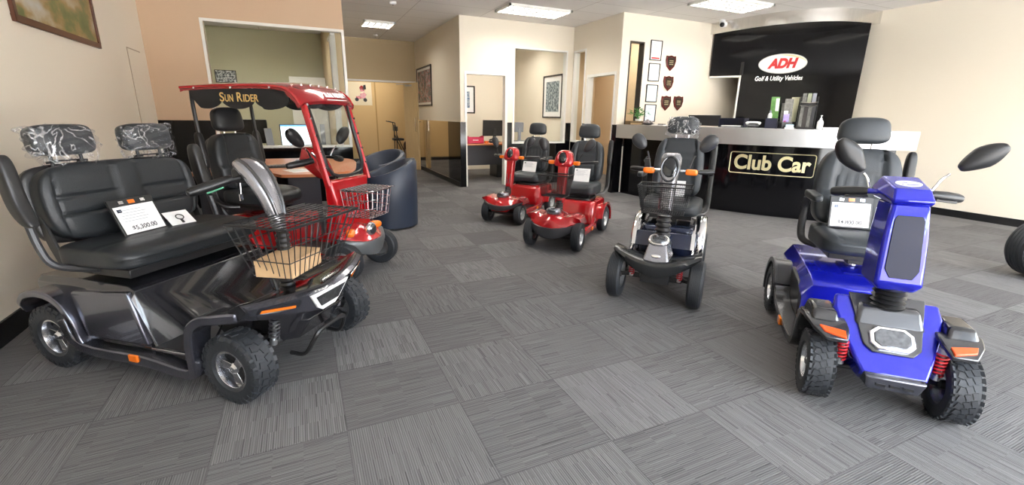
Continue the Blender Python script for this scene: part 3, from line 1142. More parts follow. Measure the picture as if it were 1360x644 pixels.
def seat(parent, x, z, w=0.46, d=0.44, bh=0.50, hr=(0.28, 0.16), lean=0.16, m=None, arms=(0, 0), swivel=0.0, post=(0.12, None), flutes=0, head_up=0.03, panel=0.6, wrap=False, arm_y=None, y0=0.0, bw=None):
    """scooter seat; x = back of the cushion, z = top of the cushion; arms per side (right, left): 0 none, 1 down, 2 folded up"""
    m = m or M_vinyl2
    S = Matrix.Translation((x + d / 2, y0, 0)) @ Matrix.Rotation(swivel, 4, 'Z') @ Matrix.Translation((-d / 2, 0, 0))
    hz = 0.13

    def cf(v, q):
        zz = v.z
        if q.z > 0.4:
            zz -= groove(abs(v.y), w * 0.31, 0.012, 0.008)
            zz += 0.010 * (abs(v.y) > w * 0.31)
            zz -= groove(v.x, -d * 0.12, 0.010, 0.005)
        zz -= 0.025 * max(0, q.x) ** 3 * (1 if q.z > 0 else -0.3)
        return (v.x, v.y * (1 - 0.05 * q.x), zz)
    G().pillow((d / 2, 0, z - hz / 2), (d, w, hz), p=5, n=24, fn=cf).xf(S).make('seat_cushion', m, parent, angle=60)

    def bf(v, q):
        xx = v.x
        if q.x > 0.4:
            xx -= groove(abs(v.y), w * 0.29, 0.014, 0.012)
            xx += 0.018 * (abs(v.y) > w * 0.29)
            if flutes:
                if v.z < bh * 0.16:
                    for k in range(flutes + 1):
                        xx -= groove(v.y, -w * 0.29 + 2 * w * 0.29 * k / flutes, 0.014, 0.010) * (abs(v.y) < w * 0.29)
                if abs(v.y) < w * 0.29:
                    xx -= groove(v.z, bh * 0.17, 0.012, 0.010)
            else:
                if abs(v.y) < w * 0.29:
                    xx -= groove(v.z, bh * 0.20, 0.014, 0.012)
        k = 1 - 0.16 * max(0, q.z) ** 2
        return (xx + 0.02 * (q.z < -0.2) * (q.x > 0), v.y * k, v.z)
    Lm = Matrix.Translation((0.02, 0, z - 0.01)) @ Matrix.Rotation(-lean, 4, 'Y') @ Matrix.Translation((0, 0, bh / 2))
    bw = bw or w
    G().pillow((0, 0, 0), (0.13, bw, bh), p=5, n=26, fn=bf).xf(S @ Lm).make('backrest', m, parent, angle=60)
    G().pillow((-0.055, 0, -0.01), (0.05, bw * 0.9, bh * 0.94), p=6, n=10).xf(S @ Lm).make('backrest_shell', M_plastic, parent)
    Hm = Lm @ Matrix.Translation((0.0, 0, bh / 2))

    def hf(v, q):
        return (v.x + 0.018 * (1 - q.y * q.y), v.y * (1 - 0.06 * q.z), v.z)
    hd = G().pillow((0.0, 0, head_up + hr[1] / 2), (0.10, hr[0], hr[1]), p=3.8, n=14, fn=hf).xf(S @ Hm).make('headrest', m, parent)
    g = G()
    for s in (-1, 1):
        g.cyl((0, s * hr[0] * 0.2, -0.05), (0, s * hr[0] * 0.2, head_up + 0.03), 0.007, n=10)
    g.box((0, 0, head_up * 0.5 - 0.02), (0.012, hr[0] * 0.4, 0.012))
    g.xf(S @ Hm).make('headrest_post', M_chrome, hd)
    if wrap:
        cover(hd, S @ Hm @ Matrix.Translation((0.0, 0, head_up + hr[1] / 2)), hr)
    for s, kind in ((-1, arms[0]), (1, arms[1])):
        if not kind:
            continue
        ya = s * (arm_y or (w / 2 + 0.055))
        g = G()
        if kind == 1:
            g.pillow((0.20, ya, z + 0.20), (0.30, 0.062, 0.05), p=4, n=8)
        else:
            g.pillow((-0.035, ya, z + 0.33), (0.062, 0.055, 0.30), p=4, n=8, rot=Matrix.Rotation(-0.12, 3, 'Y'))
        ar = g.xf(S).make('armrest', M_plastic if kind == 2 else m, parent)
        g = G()
        if kind == 1:
            g.tube(catmull([(0.06, ya, z + 0.17), (0.03, ya, z + 0.10), (0.04, ya, z - 0.06), (0.10, ya - s * 0.015, z - 0.12), (0.16, s * w * 0.40, z - 0.135)], 4), 0.015, 8, flat=1.6)
        else:
            g.tube(catmull([(-0.02, ya, z + 0.20), (0.0, ya, z + 0.06), (0.02, ya, z - 0.06), (0.10, ya - s * 0.015, z - 0.12), (0.16, s * w * 0.40, z - 0.135)], 4), 0.015, 8, flat=1.6)
        g.xf(S).make('arm_bracket', M_plastic, ar)
    zb = post[0]
    g = G()
    g.bb(d * 0.2, d * 0.8, -w * 0.36, w * 0.36, z - hz - 0.03, z - hz + 0.005)
    g.bb(d * 0.25, d * 0.75, -w * 0.12, w * 0.12, z - hz - 0.06, z - hz - 0.03)
    g.xf(S).make('seat_frame', M_plastic, parent, bevel=0.004)
    g = G()
    g.cyl((x + d * 0.5, y0, zb), (x + d * 0.5, y0, z - hz - 0.05), 0.026)
    g.cyl((x + d * 0.5, y0, zb + (z - hz - zb) * 0.4), (x + d * 0.5, y0, zb + (z - hz - zb) * 0.62), 0.038)
    g.make('seat_post', M_chrome, parent)
    return hd


def cover(hd, Mx, hr, name='plastic_cover'):
    """loose crumpled clear bag over a headrest"""
    rnd = random.Random(int(hr[0] * 1000) + int(abs(Mx.translation.y) * 100))
    ph = [rnd.uniform(0, 6.28) for _ in range(8)]

    def f(v, q):
        k = 1 + 0.035 * math.sin(9 * q.y + 5 * q.z + ph[0]) + 0.04 * math.sin(14 * q.z - 6 * q.y + ph[1]) + 0.03 * math.sin(11 * q.x + 13 * q.y + ph[2])
        dz = 0.0
        if q.z < -0.55:
            dz = -0.022 * (1 + math.sin(7 * q.y + ph[3]))
            k *= 1.06
        if q.z > 0.6 and q.y * math.cos(ph[4]) > 0.55:
            k *= 1.16
        return (v.x * k, v.y * k, v.z * k + dz)
    return G().pillow((0.01, 0, -0.008), (0.118, hr[0] * 1.06, hr[1] * 1.08), p=3.6, n=22, fn=f).xf(Mx).make(name, M_wrap, hd, angle=50)


def wire_basket(parent, x0, x1, w, z0, z1, ins=0.04, nx=6, ny=9, nz=3, r=0.0022, m=None, lid=False, name='basket', round_front=0.0, verticals=True, lid_n=8):
    """open-top wire basket; the bottom is inset by ins all round; lid adds a flat grid over the top"""
    m = m or M_wire
    g = G()

    def ring(f):
        a, b = x0 + ins * 0.5 * (1 - f), x1 - ins * (1 - f)
        hw = w / 2 - ins * (1 - f)
        z = z0 + (z1 - z0) * f
        if round_front:
            pts = [(a, -hw, z), (b - round_front, -hw, z), (b - round_front * 0.25, -hw + round_front * 0.35, z), (b, -hw + round_front * 1.2, z), (b, hw - round_front * 1.2, z), (b - round_front * 0.25, hw - round_front * 0.35, z), (b - round_front, hw, z), (a, hw, z)]
        else:
            pts = [(a, -hw, z), (b, -hw, z), (b, hw, z), (a, hw, z)]
        return pts
    for k in range(nz + 1):
        f = k / nz
        g.tube(ring(f), r * (1.9 if k == nz else 1.1), 6, closed=True)
    for i in range(nx + 1):
        f = i / nx
        xa0, xa1 = x0 + ins * 0.5, x1 - ins
        xb0, xb1 = x0, x1
        bx, tx = xa0 + (xa1 - xa0) * f, xb0 + (xb1 - xb0) * f
        if round_front and i == nx:
            continue
        p = [(tx, -w / 2, z1), (bx, -w / 2 + ins, z0), (bx, w / 2 - ins, z0), (tx, w / 2, z1)]
        g.tube(p if verticals else p[1:3], r, 5)
    for j in range(ny + 1):
        f = j / ny
        by, tyy = -w / 2 + ins + (w - 2 * ins) * f, -w / 2 + w * f
        if round_front and j in (0, ny):
            continue
        p = [(x1, tyy, z1), (x1 - ins, by, z0), (x0 + ins * 0.5, by, z0), (x0, tyy, z1)]
        g.tube(p if verticals else p[1:3], r, 5)
    o = g.make(name, m, parent, smooth=True)
    if lid:
        g = G()
        for k in range(lid_n + 1):
            xx = x0 + (x1 - x0) * k / lid_n
            c = 0.0
            if round_front and k > lid_n - 2:
                c = round_front * 0.8
            g.tube([(xx, -w / 2 + c, z1 + 0.006), (xx, w / 2 - c, z1 + 0.006)], r * 1.25, 5)
        for k in range(5):
            yy = -w / 2 + w * k / 4
            g.tube([(x0, yy, z1 + 0.004), (x1, yy, z1 + 0.004)], r * 1.25, 5)
        g.make('basket_lid', m, o)
    return o


def mesh_basket(parent, x0, x1, w, z0, z1, ins=0.05, name='basket'):
    """fine black mesh basket with solid rim and floor edge"""
    g = G()
    r = 0.0014

    def P(u, f):     # u 0..4 round the four sides, f height
        a, b = x0 + ins * 0.4 * (1 - f), x1 - ins * (1 - f)
        hw = w / 2 - ins * (1 - f)
        z = z0 + (z1 - z0) * f
        c = [(a, -hw), (b, -hw), (b, hw), (a, hw), (a, -hw)]
        i = min(int(u), 3)
        t = u - i
        return (c[i][0] + (c[i + 1][0] - c[i][0]) * t, c[i][1] + (c[i + 1][1] - c[i][1]) * t, z)
    for k in range(14):
        g.tube([P(i, k / 13) for i in range(4)], r, 4, closed=True)
    for s, n in ((0, 13), (1, 24), (2, 13), (3, 24)):
        for j in range(n):
            u = s + j / n
            g.tube([P(u, 0), P(u, 1)], r, 4)
    for j in range(1, 18):
        yy = -(w / 2 - ins) + 2 * (w / 2 - ins) * j / 18
        g.tube([(x0 + ins * 0.4, yy, z0), (x1 - ins, yy, z0)], r, 4)
    for j in range(1, 12):
        xx = x0 + ins * 0.4 + (x1 - ins * 1.4 - x0) * j / 12
        g.tube([(xx, -(w / 2 - ins), z0), (xx, w / 2 - ins, z0)], r, 4)
    o = g.make(name, M_wire, parent, smooth=False)
    G().tube([P(i, 1) for i in range(4)], 0.006, 8, closed=True).make('basket_rim', M_plastic, o)
    G().tube([P(i, 0) for i in range(4)], 0.005, 8, closed=True).make('basket_base', M_plastic, o)
    return o


def spring(parent, p0, p1, r, turns=6, m=None, name='shock_absorber'):
    p0, p1 = Vector(p0), Vector(p1)
    d = (p1 - p0)
    a = d.cross(Vector((0, 1, 0))).normalized()
    b = d.normalized().cross(a)
    pts = []
    n = turns * 12
    for i in range(n + 1):
        t = i / n
        th = 2 * math.pi * turns * t
        pts.append(p0 + d * (0.15 + 0.7 * t) + a * r * math.cos(th) + b * r * math.sin(th))
    o = G().tube(pts, r * 0.24, 6).make(name, m or M_shock, parent, angle=80)
    g = G()
    g.cyl(p0, p1, r * 0.45, n=12)
    g.cyl(p0 - d * 0.02, p0 + d * 0.14, r * 1.0, n=14)
    g.cyl(p1 - d * 0.14, p1 + d * 0.02, r * 0.8, n=14)
    g.make('damper', M_steelmatt, o)
    return o


def price_sign(label, loc, rotz, tilt=0.35, w=0.30, h=0.24, price=None, board=True, lines=5, roll=0.0):
    """acrylic-backed price card leaning back on a seat; loc = middle of its lower edge; it faces local +x"""
    t = thing('price_sign', label, 'price sign', loc, rotz)
    M0 = Matrix.Rotation(-tilt, 4, 'Y') @ Matrix.Rotation(roll, 4, 'X')
    if board:
        G().bb(-0.012, 0.0, -w / 2, w / 2, 0.0, h).xf(M0).make('board', M_plastic, t, bevel=0.003)
        G().bb(0.0, 0.0015, -w * 0.45, w * 0.45, h * 0.05, h * 0.80).xf(M0).make('card', M_paper, t, smooth=False)
        for s in (-1, 1):
            G().bb(0.0, 0.006, s * w * 0.24 - w * 0.05, s * w * 0.24 + w * 0.05, h * 0.86, h * 0.94).xf(M0).make('clip', M_chrome, t, smooth=False)
        G().bb(0.0, 0.002, -w * 0.07, w * 0.07, h * 0.85, h * 0.95).xf(M0).make('badge', M_orange, t, smooth=False)
        top = 0.74
    else:
        G().bb(-0.003, 0.0, -w / 2, w / 2, 0.0, h).xf(M0).make('card', M_paper, t, smooth=False)
        top = 0.9
    g = G()
    rnd = random.Random(len(label))
    for i in range(lines):
        zz = h * (top - 0.06 - 0.075 * i)
        g.bb(0.0014, 0.0018, -w * 0.36, -w * 0.36 + w * rnd.uniform(0.45, 0.72), zz, zz + h * 0.016)
    g.xf(M0).make('print', M_grayink, t, smooth=False)
    G().bb(0.0014, 0.0018, -w * 0.40, -w * 0.30, h * (top - 0.10), h * (top - 0.01)).xf(M0).make('badge', M_navy, t, smooth=False)
    if price:
        put_text('lettering', price, h * 0.17, M_ink, t, M0 @ Vector((0.003, 0, h * 0.18)), M0.to_3x3() @ Vector((0, 1, 0)), M0.to_3x3() @ Vector((0, 0, 1)), bold=0.0004, extrude=0.0003)
    return t


def veh(name, label, ox, oy, deg):
    t = thing(name, label, 'mobility scooter', (ox, oy, 0), R(deg))
    return t


def wpos(ox, oy, deg, x, y, z):
    a = R(deg)
    return (ox + x * math.cos(a) - y * math.sin(a), oy + x * math.sin(a) + y * math.cos(a), z)


def slope_frame(p0, p1):
    """frame of a plate whose v axis runs down from p0 to p1 in the x-z plane, u along +y"""
    v = (Vector((p1[0], 0, p1[1])) - Vector((p0[0], 0, p0[1])))
    return Vector((p0[0], 0, p0[1])), Vector((0, 1, 0)), v.normalized(), v.length


def arc_fender(parent, x, r, z, y0, y1, a0, a1, t, m, name='fender', n=10, lip=0.0, s=1):
    """arched mudguard about the axle (x, z) from angle a0 to a1 (degrees, 0 = forward, 90 = up)"""
    path = [(x + r * math.cos(R(a0 + (a1 - a0) * i / n)), z + r * math.sin(R(a0 + (a1 - a0) * i / n))) for i in range(n + 1)]
    g = G()
    g.strip(path, y0, y1, t if a1 < a0 else -t)
    if lip:
        yo = y1 if abs(y1) > abs(y0) else y0
        sg_ = 1 if yo > 0 else -1
        path2 = [(x + (r - lip / 2 + t) * math.cos(R(a0 + (a1 - a0) * i / n)), z + (r - lip / 2 + t) * math.sin(R(a0 + (a1 - a0) * i / n))) for i in range(n + 1)]
        g.strip(path2, yo - sg_ * 0.018, yo, lip if a1 < a0 else -lip)
    return g.make(name, m, parent, bevel=0.004)

# ------------------------------------------------------------------ blue scooter
def build_blue():
    ox, oy, dg = 2.754, 1.345, -136.5
    t = veh('mobility_scooter', 'metallic blue mobility scooter with a tall glazed steering column', ox, oy, dg)
    for s in (-1, 1):
        wheel(t, 0.52, s * 0.262, 0.158, 0.115, 'mix', R(-3), 'spoke5', side=s)
        wheel(t, -0.545, s * 0.285, 0.163, 0.115, 'mix', 0, 'spoke5', side=s)
    # underframe
    g = G()
    g.bb(-0.62, 0.36, -0.20, 0.20, 0.12, 0.17)
    g.bb(0.30, 0.58, -0.09, 0.09, 0.14, 0.30)
    g.make('chassis', M_plastic, t, bevel=0.006)
    g = G()
    for s in (-1, 1):
        g.tube([(0.50, s * 0.08, 0.19), (0.52, s * 0.20, 0.165)], 0.014, 8)
        g.tube([(0.57, s * 0.08, 0.19), (0.53, s * 0.20, 0.165)], 0.012, 8)
    g.make('front_axle', M_plastic, t)
    for s in (-1, 1):
        spring(t, (0.565, s * 0.185, 0.345), (0.565, s * 0.18, 0.20), 0.020, 6)
    # rear body, blue shell over black flanks
    g = G()

    def sec(x, zt, wt, wb, zb):
        return [(x, -wb, zb), (x, -wb, zb + 0.06), (x, -wt - 0.02, zt - 0.08), (x, -wt + 0.03, zt), (x, wt - 0.03, zt), (x, wt + 0.02, zt - 0.08), (x, wb, zb + 0.06), (x, wb, zb)]
    g.loft([sec(-0.86, 0.40, 0.20, 0.21, 0.24), sec(-0.80, 0.43, 0.22, 0.22, 0.20), sec(-0.45, 0.425, 0.225, 0.225, 0.17), sec(-0.15, 0.40, 0.225, 0.225, 0.16), sec(-0.08, 0.365, 0.22, 0.225, 0.16), sec(-0.045, 0.16, 0.225, 0.225, 0.155)])
    g.make('rear_body', M_blue, t, bevel=0.012, seg=3)
    for s in (-1, 1):
        G().prism([(-0.40, 0.16), (-0.08, 0.16), (-0.12, 0.30), (-0.20, 0.345), (-0.42, 0.37)], 'y', s * 0.222, s * 0.247).make('side_panel', M_dplastic, t, bevel=0.006)
        arc_fender(t, -0.545, 0.205, 0.165, s * 0.21, s * 0.345, 200, 25, 0.022, M_dplastic, 'rear_fender', 12, 0.02)
    # footwell
    G().bb(-0.06, 0.36, -0.24, 0.24, 0.165, 0.185).make('footboard', M_plastic, t, bevel=0.004)
    G().loft([[(0.20, -0.17, 0.18), (0.20, 0.17, 0.18), (0.42, 0.17, 0.18), (0.42, -0.17, 0.18)], [(0.34, -0.15, 0.42), (0.34, 0.15, 0.42), (0.44, 0.15, 0.42), (0.44, -0.15, 0.42)]]).make('footwell_riser', M_blue, t, bevel=0.02, seg=3)
    for s in (-1, 1):
        g = G()
        g.strip([(-0.345, 0.25), (-0.30, 0.185), (-0.10, 0.155), (0.20, 0.150), (0.285, 0.18), (0.315, 0.30), (0.37, 0.385)], s * 0.245, s * 0.335, 0.04, k=4)
        g.make('side_sill', M_gun, t, bevel=0.006)
        G().box((-0.02, s * 0.340, 0.135), (0.06, 0.012, 0.045)).make('side_reflector', M_orange, t, bevel=0.003)
    # front mudguards with their raised gloss boxes
    for s in (-1, 1):
        g = G()
        g.strip([(0.285, 0.27), (0.32, 0.345), (0.40, 0.384), (0.49, 0.390), (0.565, 0.374), (0.635, 0.345)], [s * 0.17] * 5 + [s * 0.185], [s * 0.325, s * 0.335, s * 0.340, s * 0.335, s * 0.315, s * 0.270], 0.025, k=4)
        g.make('front_fender', M_gun, t, bevel=0.006)
        g = G()
        g.loft([[(0.335, s * 0.195, 0.35), (0.335, s * 0.322, 0.35), (0.53, s * 0.320, 0.37), (0.53, s * 0.195, 0.37)], [(0.36, s * 0.208, 0.435), (0.36, s * 0.308, 0.435), (0.495, s * 0.305, 0.430), (0.495, s * 0.212, 0.430)]])
        g.make('fender_cap', M_blackpaint, t, bevel=0.015, seg=3)
        g = G()
        g.loft([[(0.585, s * 0.190, 0.352), (0.565, s * 0.290, 0.358), (0.568, s * 0.290, 0.380), (0.588, s * 0.190, 0.373)], [(0.627, s * 0.192, 0.334), (0.602, s * 0.274, 0.344), (0.606, s * 0.274, 0.366), (0.632, s * 0.192, 0.356)]])
        g.make('indicator', M_redlens, t, bevel=0.003)
    # nose: blue shell with a grey plate, console, headlamp, bumper
    p0, p1 = (0.41, 0.455), (0.665, 0.215)
    o, u, v, L = slope_frame(p0, p1)
    nn = Vector((0, 1, 0)).cross(v)
    up = -nn if nn.z < 0 else nn
    sgn = 1 if nn.z > 0 else -1
    g = G()
    secs = []
    for f, w, dp in ((-0.12, 0.205, 0.05), (0.1, 0.212, 0.09), (0.45, 0.185, 0.12), (0.8, 0.145, 0.12), (1.0, 0.118, 0.08)):
        c = o + v * (L * f)
        q = c - up * dp
        secs.append([tuple(c + u * -w), tuple(c + u * w), tuple(q + u * w * 0.96), tuple(q + u * -w * 0.96)])
    g.loft(secs).make('nose_shell', M_blue, t, bevel=0.014, seg=3)
    G().plate([(-0.150, -0.05), (0.150, -0.05), (0.108, L * 0.60), (0.075, L * 0.70), (-0.075, L * 0.70), (-0.108, L * 0.60)], o + up * 0.001, u, v, sgn * 0.010).make('nose_plate', M_gun, t, bevel=0.004)
    g = G()
    g.loft([[(0.33, -0.155, 0.40), (0.33, 0.155, 0.40), (0.505, 0.135, 0.375), (0.505, -0.135, 0.375)], [(0.34, -0.125, 0.470), (0.34, 0.125, 0.470), (0.455, 0.115, 0.462), (0.455, -0.115, 0.462)]])
    g.make('front_console', M_gun, t, bevel=0.016, seg=3)
    c = o + v * (L * 0.50)
    oc = [(0.086 * a, 0.058 * b) for a, b in ((-1, -0.45), (-0.62, -1), (0.62, -1), (1, -0.45), (1, 0.5), (0.66, 1), (-0.66, 1), (-1, 0.5))]
    hl = G().plate(oc, c + up * 0.006, u, v, sgn * 0.018).make('headlamp', M_chrome, t, bevel=0.005)
    G().plate([(p[0] * 0.80, p[1] * 0.74) for p in oc], c + up * 0.022, u, v, sgn * 0.007).make('lamp_lens', M_lens, hl, bevel=0.003)
    g = G()
    g.loft([[(0.60, -0.125, 0.235), (0.60, 0.125, 0.235), (0.685, 0.112, 0.215), (0.685, -0.112, 0.215)], [(0.56, -0.115, 0.165), (0.56, 0.115, 0.165), (0.675, 0.095, 0.150), (0.675, -0.095, 0.150)]])
    bp = g.make('bumper', M_slate, t, bevel=0.010, seg=3)
    g = G()
    for yy in (-0.05, 0, 0.05):
        g.box((0.682, yy, 0.180), (0.008, 0.034, 0.012))
    g.make('bumper_slot', M_plastic, bp)
    # steering column
    boot(t, (0.405, 0, 0.465), (0.405, 0, 0.57), 0.062, 0.058, 5)

    def col_sec(x0, x1, w0, w1, z, z1=None):
        z1 = z if z1 is None else z1
        return [(x0, -w0, z), (x0, w0, z), (x1, w1, z1), (x1, -w1, z1)]
    g = G()
    g.loft([col_sec(0.350, 0.455, 0.075, 0.070, 0.545), col_sec(0.315, 0.480, 0.105, 0.090, 0.585), col_sec(0.275, 0.437, 0.095, 0.082, 0.80), col_sec(0.255, 0.410, 0.083, 0.071, 0.935), col_sec(0.255, 0.398, 0.075, 0.066, 0.950)])
    tc = g.make('steering_column', M_blue, t, bevel=0.016, seg=3)
    a, b = (0.4135, 0.925), (0.4775, 0.605)
    o2, u2, v2, L2 = slope_frame(a, b)
    f = G().plate([(-0.046, 0.03), (0.046, 0.03), (0.056, 0.05), (0.064, L2 - 0.05), (0.042, L2 - 0.01), (-0.042, L2 - 0.01), (-0.064, L2 - 0.05), (-0.056, 0.05)], o2, u2, v2, sgn * 0.004)
    f.make('column_window', M_tint, tc, bevel=0.003)
    # head
    g = G()
    g.loft([[(0.20, -0.085, 0.945), (0.20, 0.085, 0.945), (0.405, 0.073, 0.940), (0.405, -0.073, 0.940)], [(0.185, -0.100, 0.985), (0.185, 0.100, 0.985), (0.425, 0.078, 0.960), (0.425, -0.078, 0.960)],
            [(0.21, -0.072, 1.050), (0.21, 0.072, 1.050), (0.385, 0.066, 1.012), (0.385, -0.066, 1.012)]])
    hd = g.make('steering_head', M_blue, t, bevel=0.008, seg=3)
    ez = lambda x: 1.0515 - 0.2171 * (x - 0.21)
    pts = [(0.318 + 0.030 * math.sin(q), 0.048 * math.cos(q), ez(0.318 + 0.030 * math.sin(q))) for q in [2 * math.pi * k / 28 for k in range(28)]]
    g = G().tube(pts, 0.0028, 6, closed=True)
    g.tube([(0.318, -0.048, ez(0.318)), (0.318, 0.048, ez(0.318))], 0.0025, 5)
    g.tube([(0.330, -0.020, ez(0.330)), (0.300, 0.012, ez(0.300)), (0.305, 0.03, ez(0.305))], 0.0025, 5)
    g.make('emblem', M_whiteink, hd)
    for s in (-1, 1):
        g = G().tube(catmull([(0.26, s * 0.07, 0.977), (0.245, s * 0.10, 0.975), (0.23, s * 0.13, 0.972)], 4), 0.013, 8)
        g.make('handlebar', M_blue, t)
        grip(t, (0.228, s * 0.12, 0.972), (0.175, s * 0.262, 0.955), 0.022)
        g = G().tube([(0.275, s * 0.13, 0.955), (0.262, s * 0.20, 0.948), (0.25, s * 0.215, 0.946)], 0.006, 6)
        g.make('brake_lever', M_plastic, t)
    mirror(t, (0.215, -0.115, 0.99), (0.20, -0.145, 1.055), (0.20, -0.215, 1.140), 0.105, 0.195, R(8), 0, point=0.55, stem_mat=M_chrome)
    mirror(t, (0.215, 0.130, 0.99), (0.20, 0.185, 1.070), (0.20, 0.285, 1.150), 0.100, 0.180, R(-8), 0, point=0.55, stem_mat=M_chrome)
    seat(t, -0.66, 0.640, 0.46, 0.45, 0.505, (0.28, 0.165), 0.17, M_vinyl2, arms=(1, 2), post=(0.40, None), flutes=5, y0=0.075, arm_y=0.27)
    return ox, oy, dg


# ------------------------------------------------------------------ the two red scooters
def build_compact(ox, oy, dg, label, r, wb, basket, head_z, mirrors, arms, swivel, bumper_low, seat_z, sw, seat_y=0.0, bh=0.48):
    t = veh('mobility_scooter', label, ox, oy, dg)
    hx = wb / 2
    for s in (-1, 1):
        wheel(t, hx, s * (0.255 if basket else 0.225), r, 0.09, 'rib', R(4), 'disc', M_steelmatt, side=s)
        wheel(t, -hx, s * 0.235, r, 0.085, 'rib', 0, 'disc', M_steelmatt, side=s)
    g = G()
    g.bb(-hx - 0.05, hx - 0.05, -0.17, 0.17, 0.09, 0.12)
    g.cyl((hx, -0.22, r), (hx, 0.22, r), 0.015)
    g.cyl((-hx, -0.22, r), (-hx, 0.22, r), 0.02)
    g.make('chassis', M_plastic, t, bevel=0.004)
    # front cowl
    g = G()
    secs = []
    for i in range(17):
        y = -0.285 + 0.57 * i / 16
        q = abs(y) / 0.285
        over = min(1, max(0, (q - 0.42) / 0.25))
        xf_ = hx + 0.165 - 0.15 * q ** 2.4
        zb = 0.165 + over * 0.095
        zt = r * 2 + 0.050 + 0.045 * math.exp(-(q / 0.30) ** 2) + 0.026 * math.exp(-((q - 0.74) / 0.20) ** 2)
        xb = hx - 0.20 + 0.03 * q
        secs.append([(xb, y, zb), (xb, y, zt - 0.07), (hx - 0.10, y, zt), (hx + 0.06, y, zt - 0.015), (xf_ - 0.02, y, zt - 0.075), (xf_, y, max(zb + 0.02, 0.215)), (xf_ - 0.02, y, zb)])
    g.loft(secs).make('front_cowl', M_red, t, bevel=0.006, angle=50)
    # bumper: crescent along the cowl's lower edge
    g = G()
    secs = []
    for i in range(21):
        y = -0.275 + 0.55 * i / 20
        q = abs(y) / 0.275
        xf_ = hx + 0.185 - 0.155 * q ** 2.4
        h = (0.095 if bumper_low else 0.05) * (1 - q ** 2) ** 0.7 + 0.014
        zt = 0.240 + 0.045 * q ** 2
        secs.append([(xf_ - 0.05, y, zt), (xf_, y, zt), (xf_ + 0.004, y, zt - h * 0.5), (xf_ - 0.015, y, zt - h), (xf_ - 0.05, y, zt - h)])
    g.loft(secs).make('bumper', M_dplastic, t, angle=50)
    hl = G().pillow((hx + 0.025, 0, r * 2 + 0.09), (0.14, 0.155, 0.085), p=2.6, n=10).make('headlamp', M_silver, t)
    G().pillow((hx + 0.050, 0, r * 2 + 0.105), (0.10, 0.115, 0.060), p=2.4, n=8).make('lamp_lens', M_lens, hl)
    # floor and rear body
    G().bb(-0.12, hx - 0.16, -0.235, 0.235, 0.115, 0.150).make('footboard', M_plastic, t, bevel=0.006)
    for s in (-1, 1):
        G().bb(-0.14, hx - 0.14, s * 0.215, s * 0.262, 0.105, 0.165).make('side_sill', M_red, t, bevel=0.012, seg=3)
        G().box((0.02, s * 0.264, 0.135), (0.05, 0.01, 0.04)).make('side_reflector', M_orange, t, bevel=0.003)

    def rb(v, q):
        k = 1 - 0.10 * max(0, q.z)
        return (v.x * k - 0.02 * q.z, v.y * (1 - 0.06 * max(0, q.z)), v.z)
    G().pillow((-0.34, 0, 0.265), (0.52, 0.47, 0.27), p=9, n=14, fn=rb).make('rear_body', M_red, t, angle=50)
    for s in (-1, 1):
        arc_fender(t, -hx, r + 0.045, r, s * 0.19, s * 0.285, 190, 10, 0.018, M_red, 'rear_fender', 12, 0.02)
    G().pillow((-0.33, 0, 0.405), (0.34, 0.30, 0.03), p=6, n=8).make('body_lid', M_plastic, t)
    # steering
    sx, sz = hx - 0.10, r * 2 + 0.045
    boot(t, (sx, 0, sz), (sx - 0.025, 0, sz + 0.13), 0.042, 0.036, 5)
    hz = head_z
    bx = sx - 0.03

    def cs(x, w, d, z):
        return [(x - d, -w * 0.8, z), (x - d, w * 0.8, z), (x, w, z), (x + d * 0.9, w * 0.72, z - 0.005), (x + d * 0.9, -w * 0.72, z - 0.005), (x, -w, z)]
    g = G()
    g.loft([cs(bx, 0.045, 0.035, sz + 0.10), cs(bx - 0.02, 0.052, 0.042, sz + 0.18), cs(bx - 0.055, 0.056, 0.045, hz - 0.15), cs(bx - 0.075, 0.070, 0.05, hz - 0.09)])
    tcol = g.make('steering_column', M_red, t, bevel=0.008, seg=3)
    for s in (-1, 1):
        G().plate([(s * 0.016 - 0.004, 0), (s * 0.016 + 0.004, 0), (s * 0.030 + 0.004, 0.22), (s * 0.030 - 0.004, 0.22)], (bx + 0.023, 0, sz + 0.17), (0, 1, 0), (-0.2, 0, 1), 0.004).make('trim_line', M_silver, tcol, smooth=False)

    def hf(v, q):
        return (v.x - 0.25 * v.z, v.y * (1 - 0.22 * q.z), v.z)
    hd = G().pillow((bx - 0.085, 0, hz - 0.045), (0.13, 0.19, 0.17), p=3.2, n=12, fn=hf).make('steering_head', M_red, t)
    G().pillow((bx - 0.035, 0, hz - 0.035), (0.05, 0.085, 0.115), p=2.4, n=10, rot=Matrix.Rotation(-0.25, 3, 'Y')).make('display', M_screen, hd)
    pts = [(bx - 0.018 - 0.25 * 0.062 * math.sin(q), 0.05 * math.cos(q), hz - 0.035 + 0.066 * math.sin(q)) for q in [2 * math.pi * k / 24 for k in range(24)]]
    G().tube(pts, 0.007, 6, closed=True).make('display_rim', M_red, hd)
    for s in (-1, 1):
        G().tube([(bx - 0.09, s * 0.07, hz - 0.085), (bx - 0.10, s * 0.15, hz - 0.085)], 0.014, 8).make('handlebar', M_plastic, t)
        G().pillow((bx - 0.075, s * 0.135, hz - 0.085), (0.05, 0.07, 0.042), p=4, n=6).make('indicator', M_orange, t)
        g = G().tube(catmull([(bx - 0.10, s * 0.16, hz - 0.085), (bx - 0.11, s * 0.24, hz - 0.075), (bx - 0.16, s * 0.29, hz - 0.075), (bx - 0.24, s * 0.30, hz - 0.08), (bx - 0.27, s * 0.24, hz - 0.085)], 4), 0.014, 8)
        g.make('handlebar_grip', M_plastic, t)
    for (bs, ball, c, w, h) in mirrors:
        mirror(t, bs, ball, c, w, h, 0.0, 0, M_dplastic)
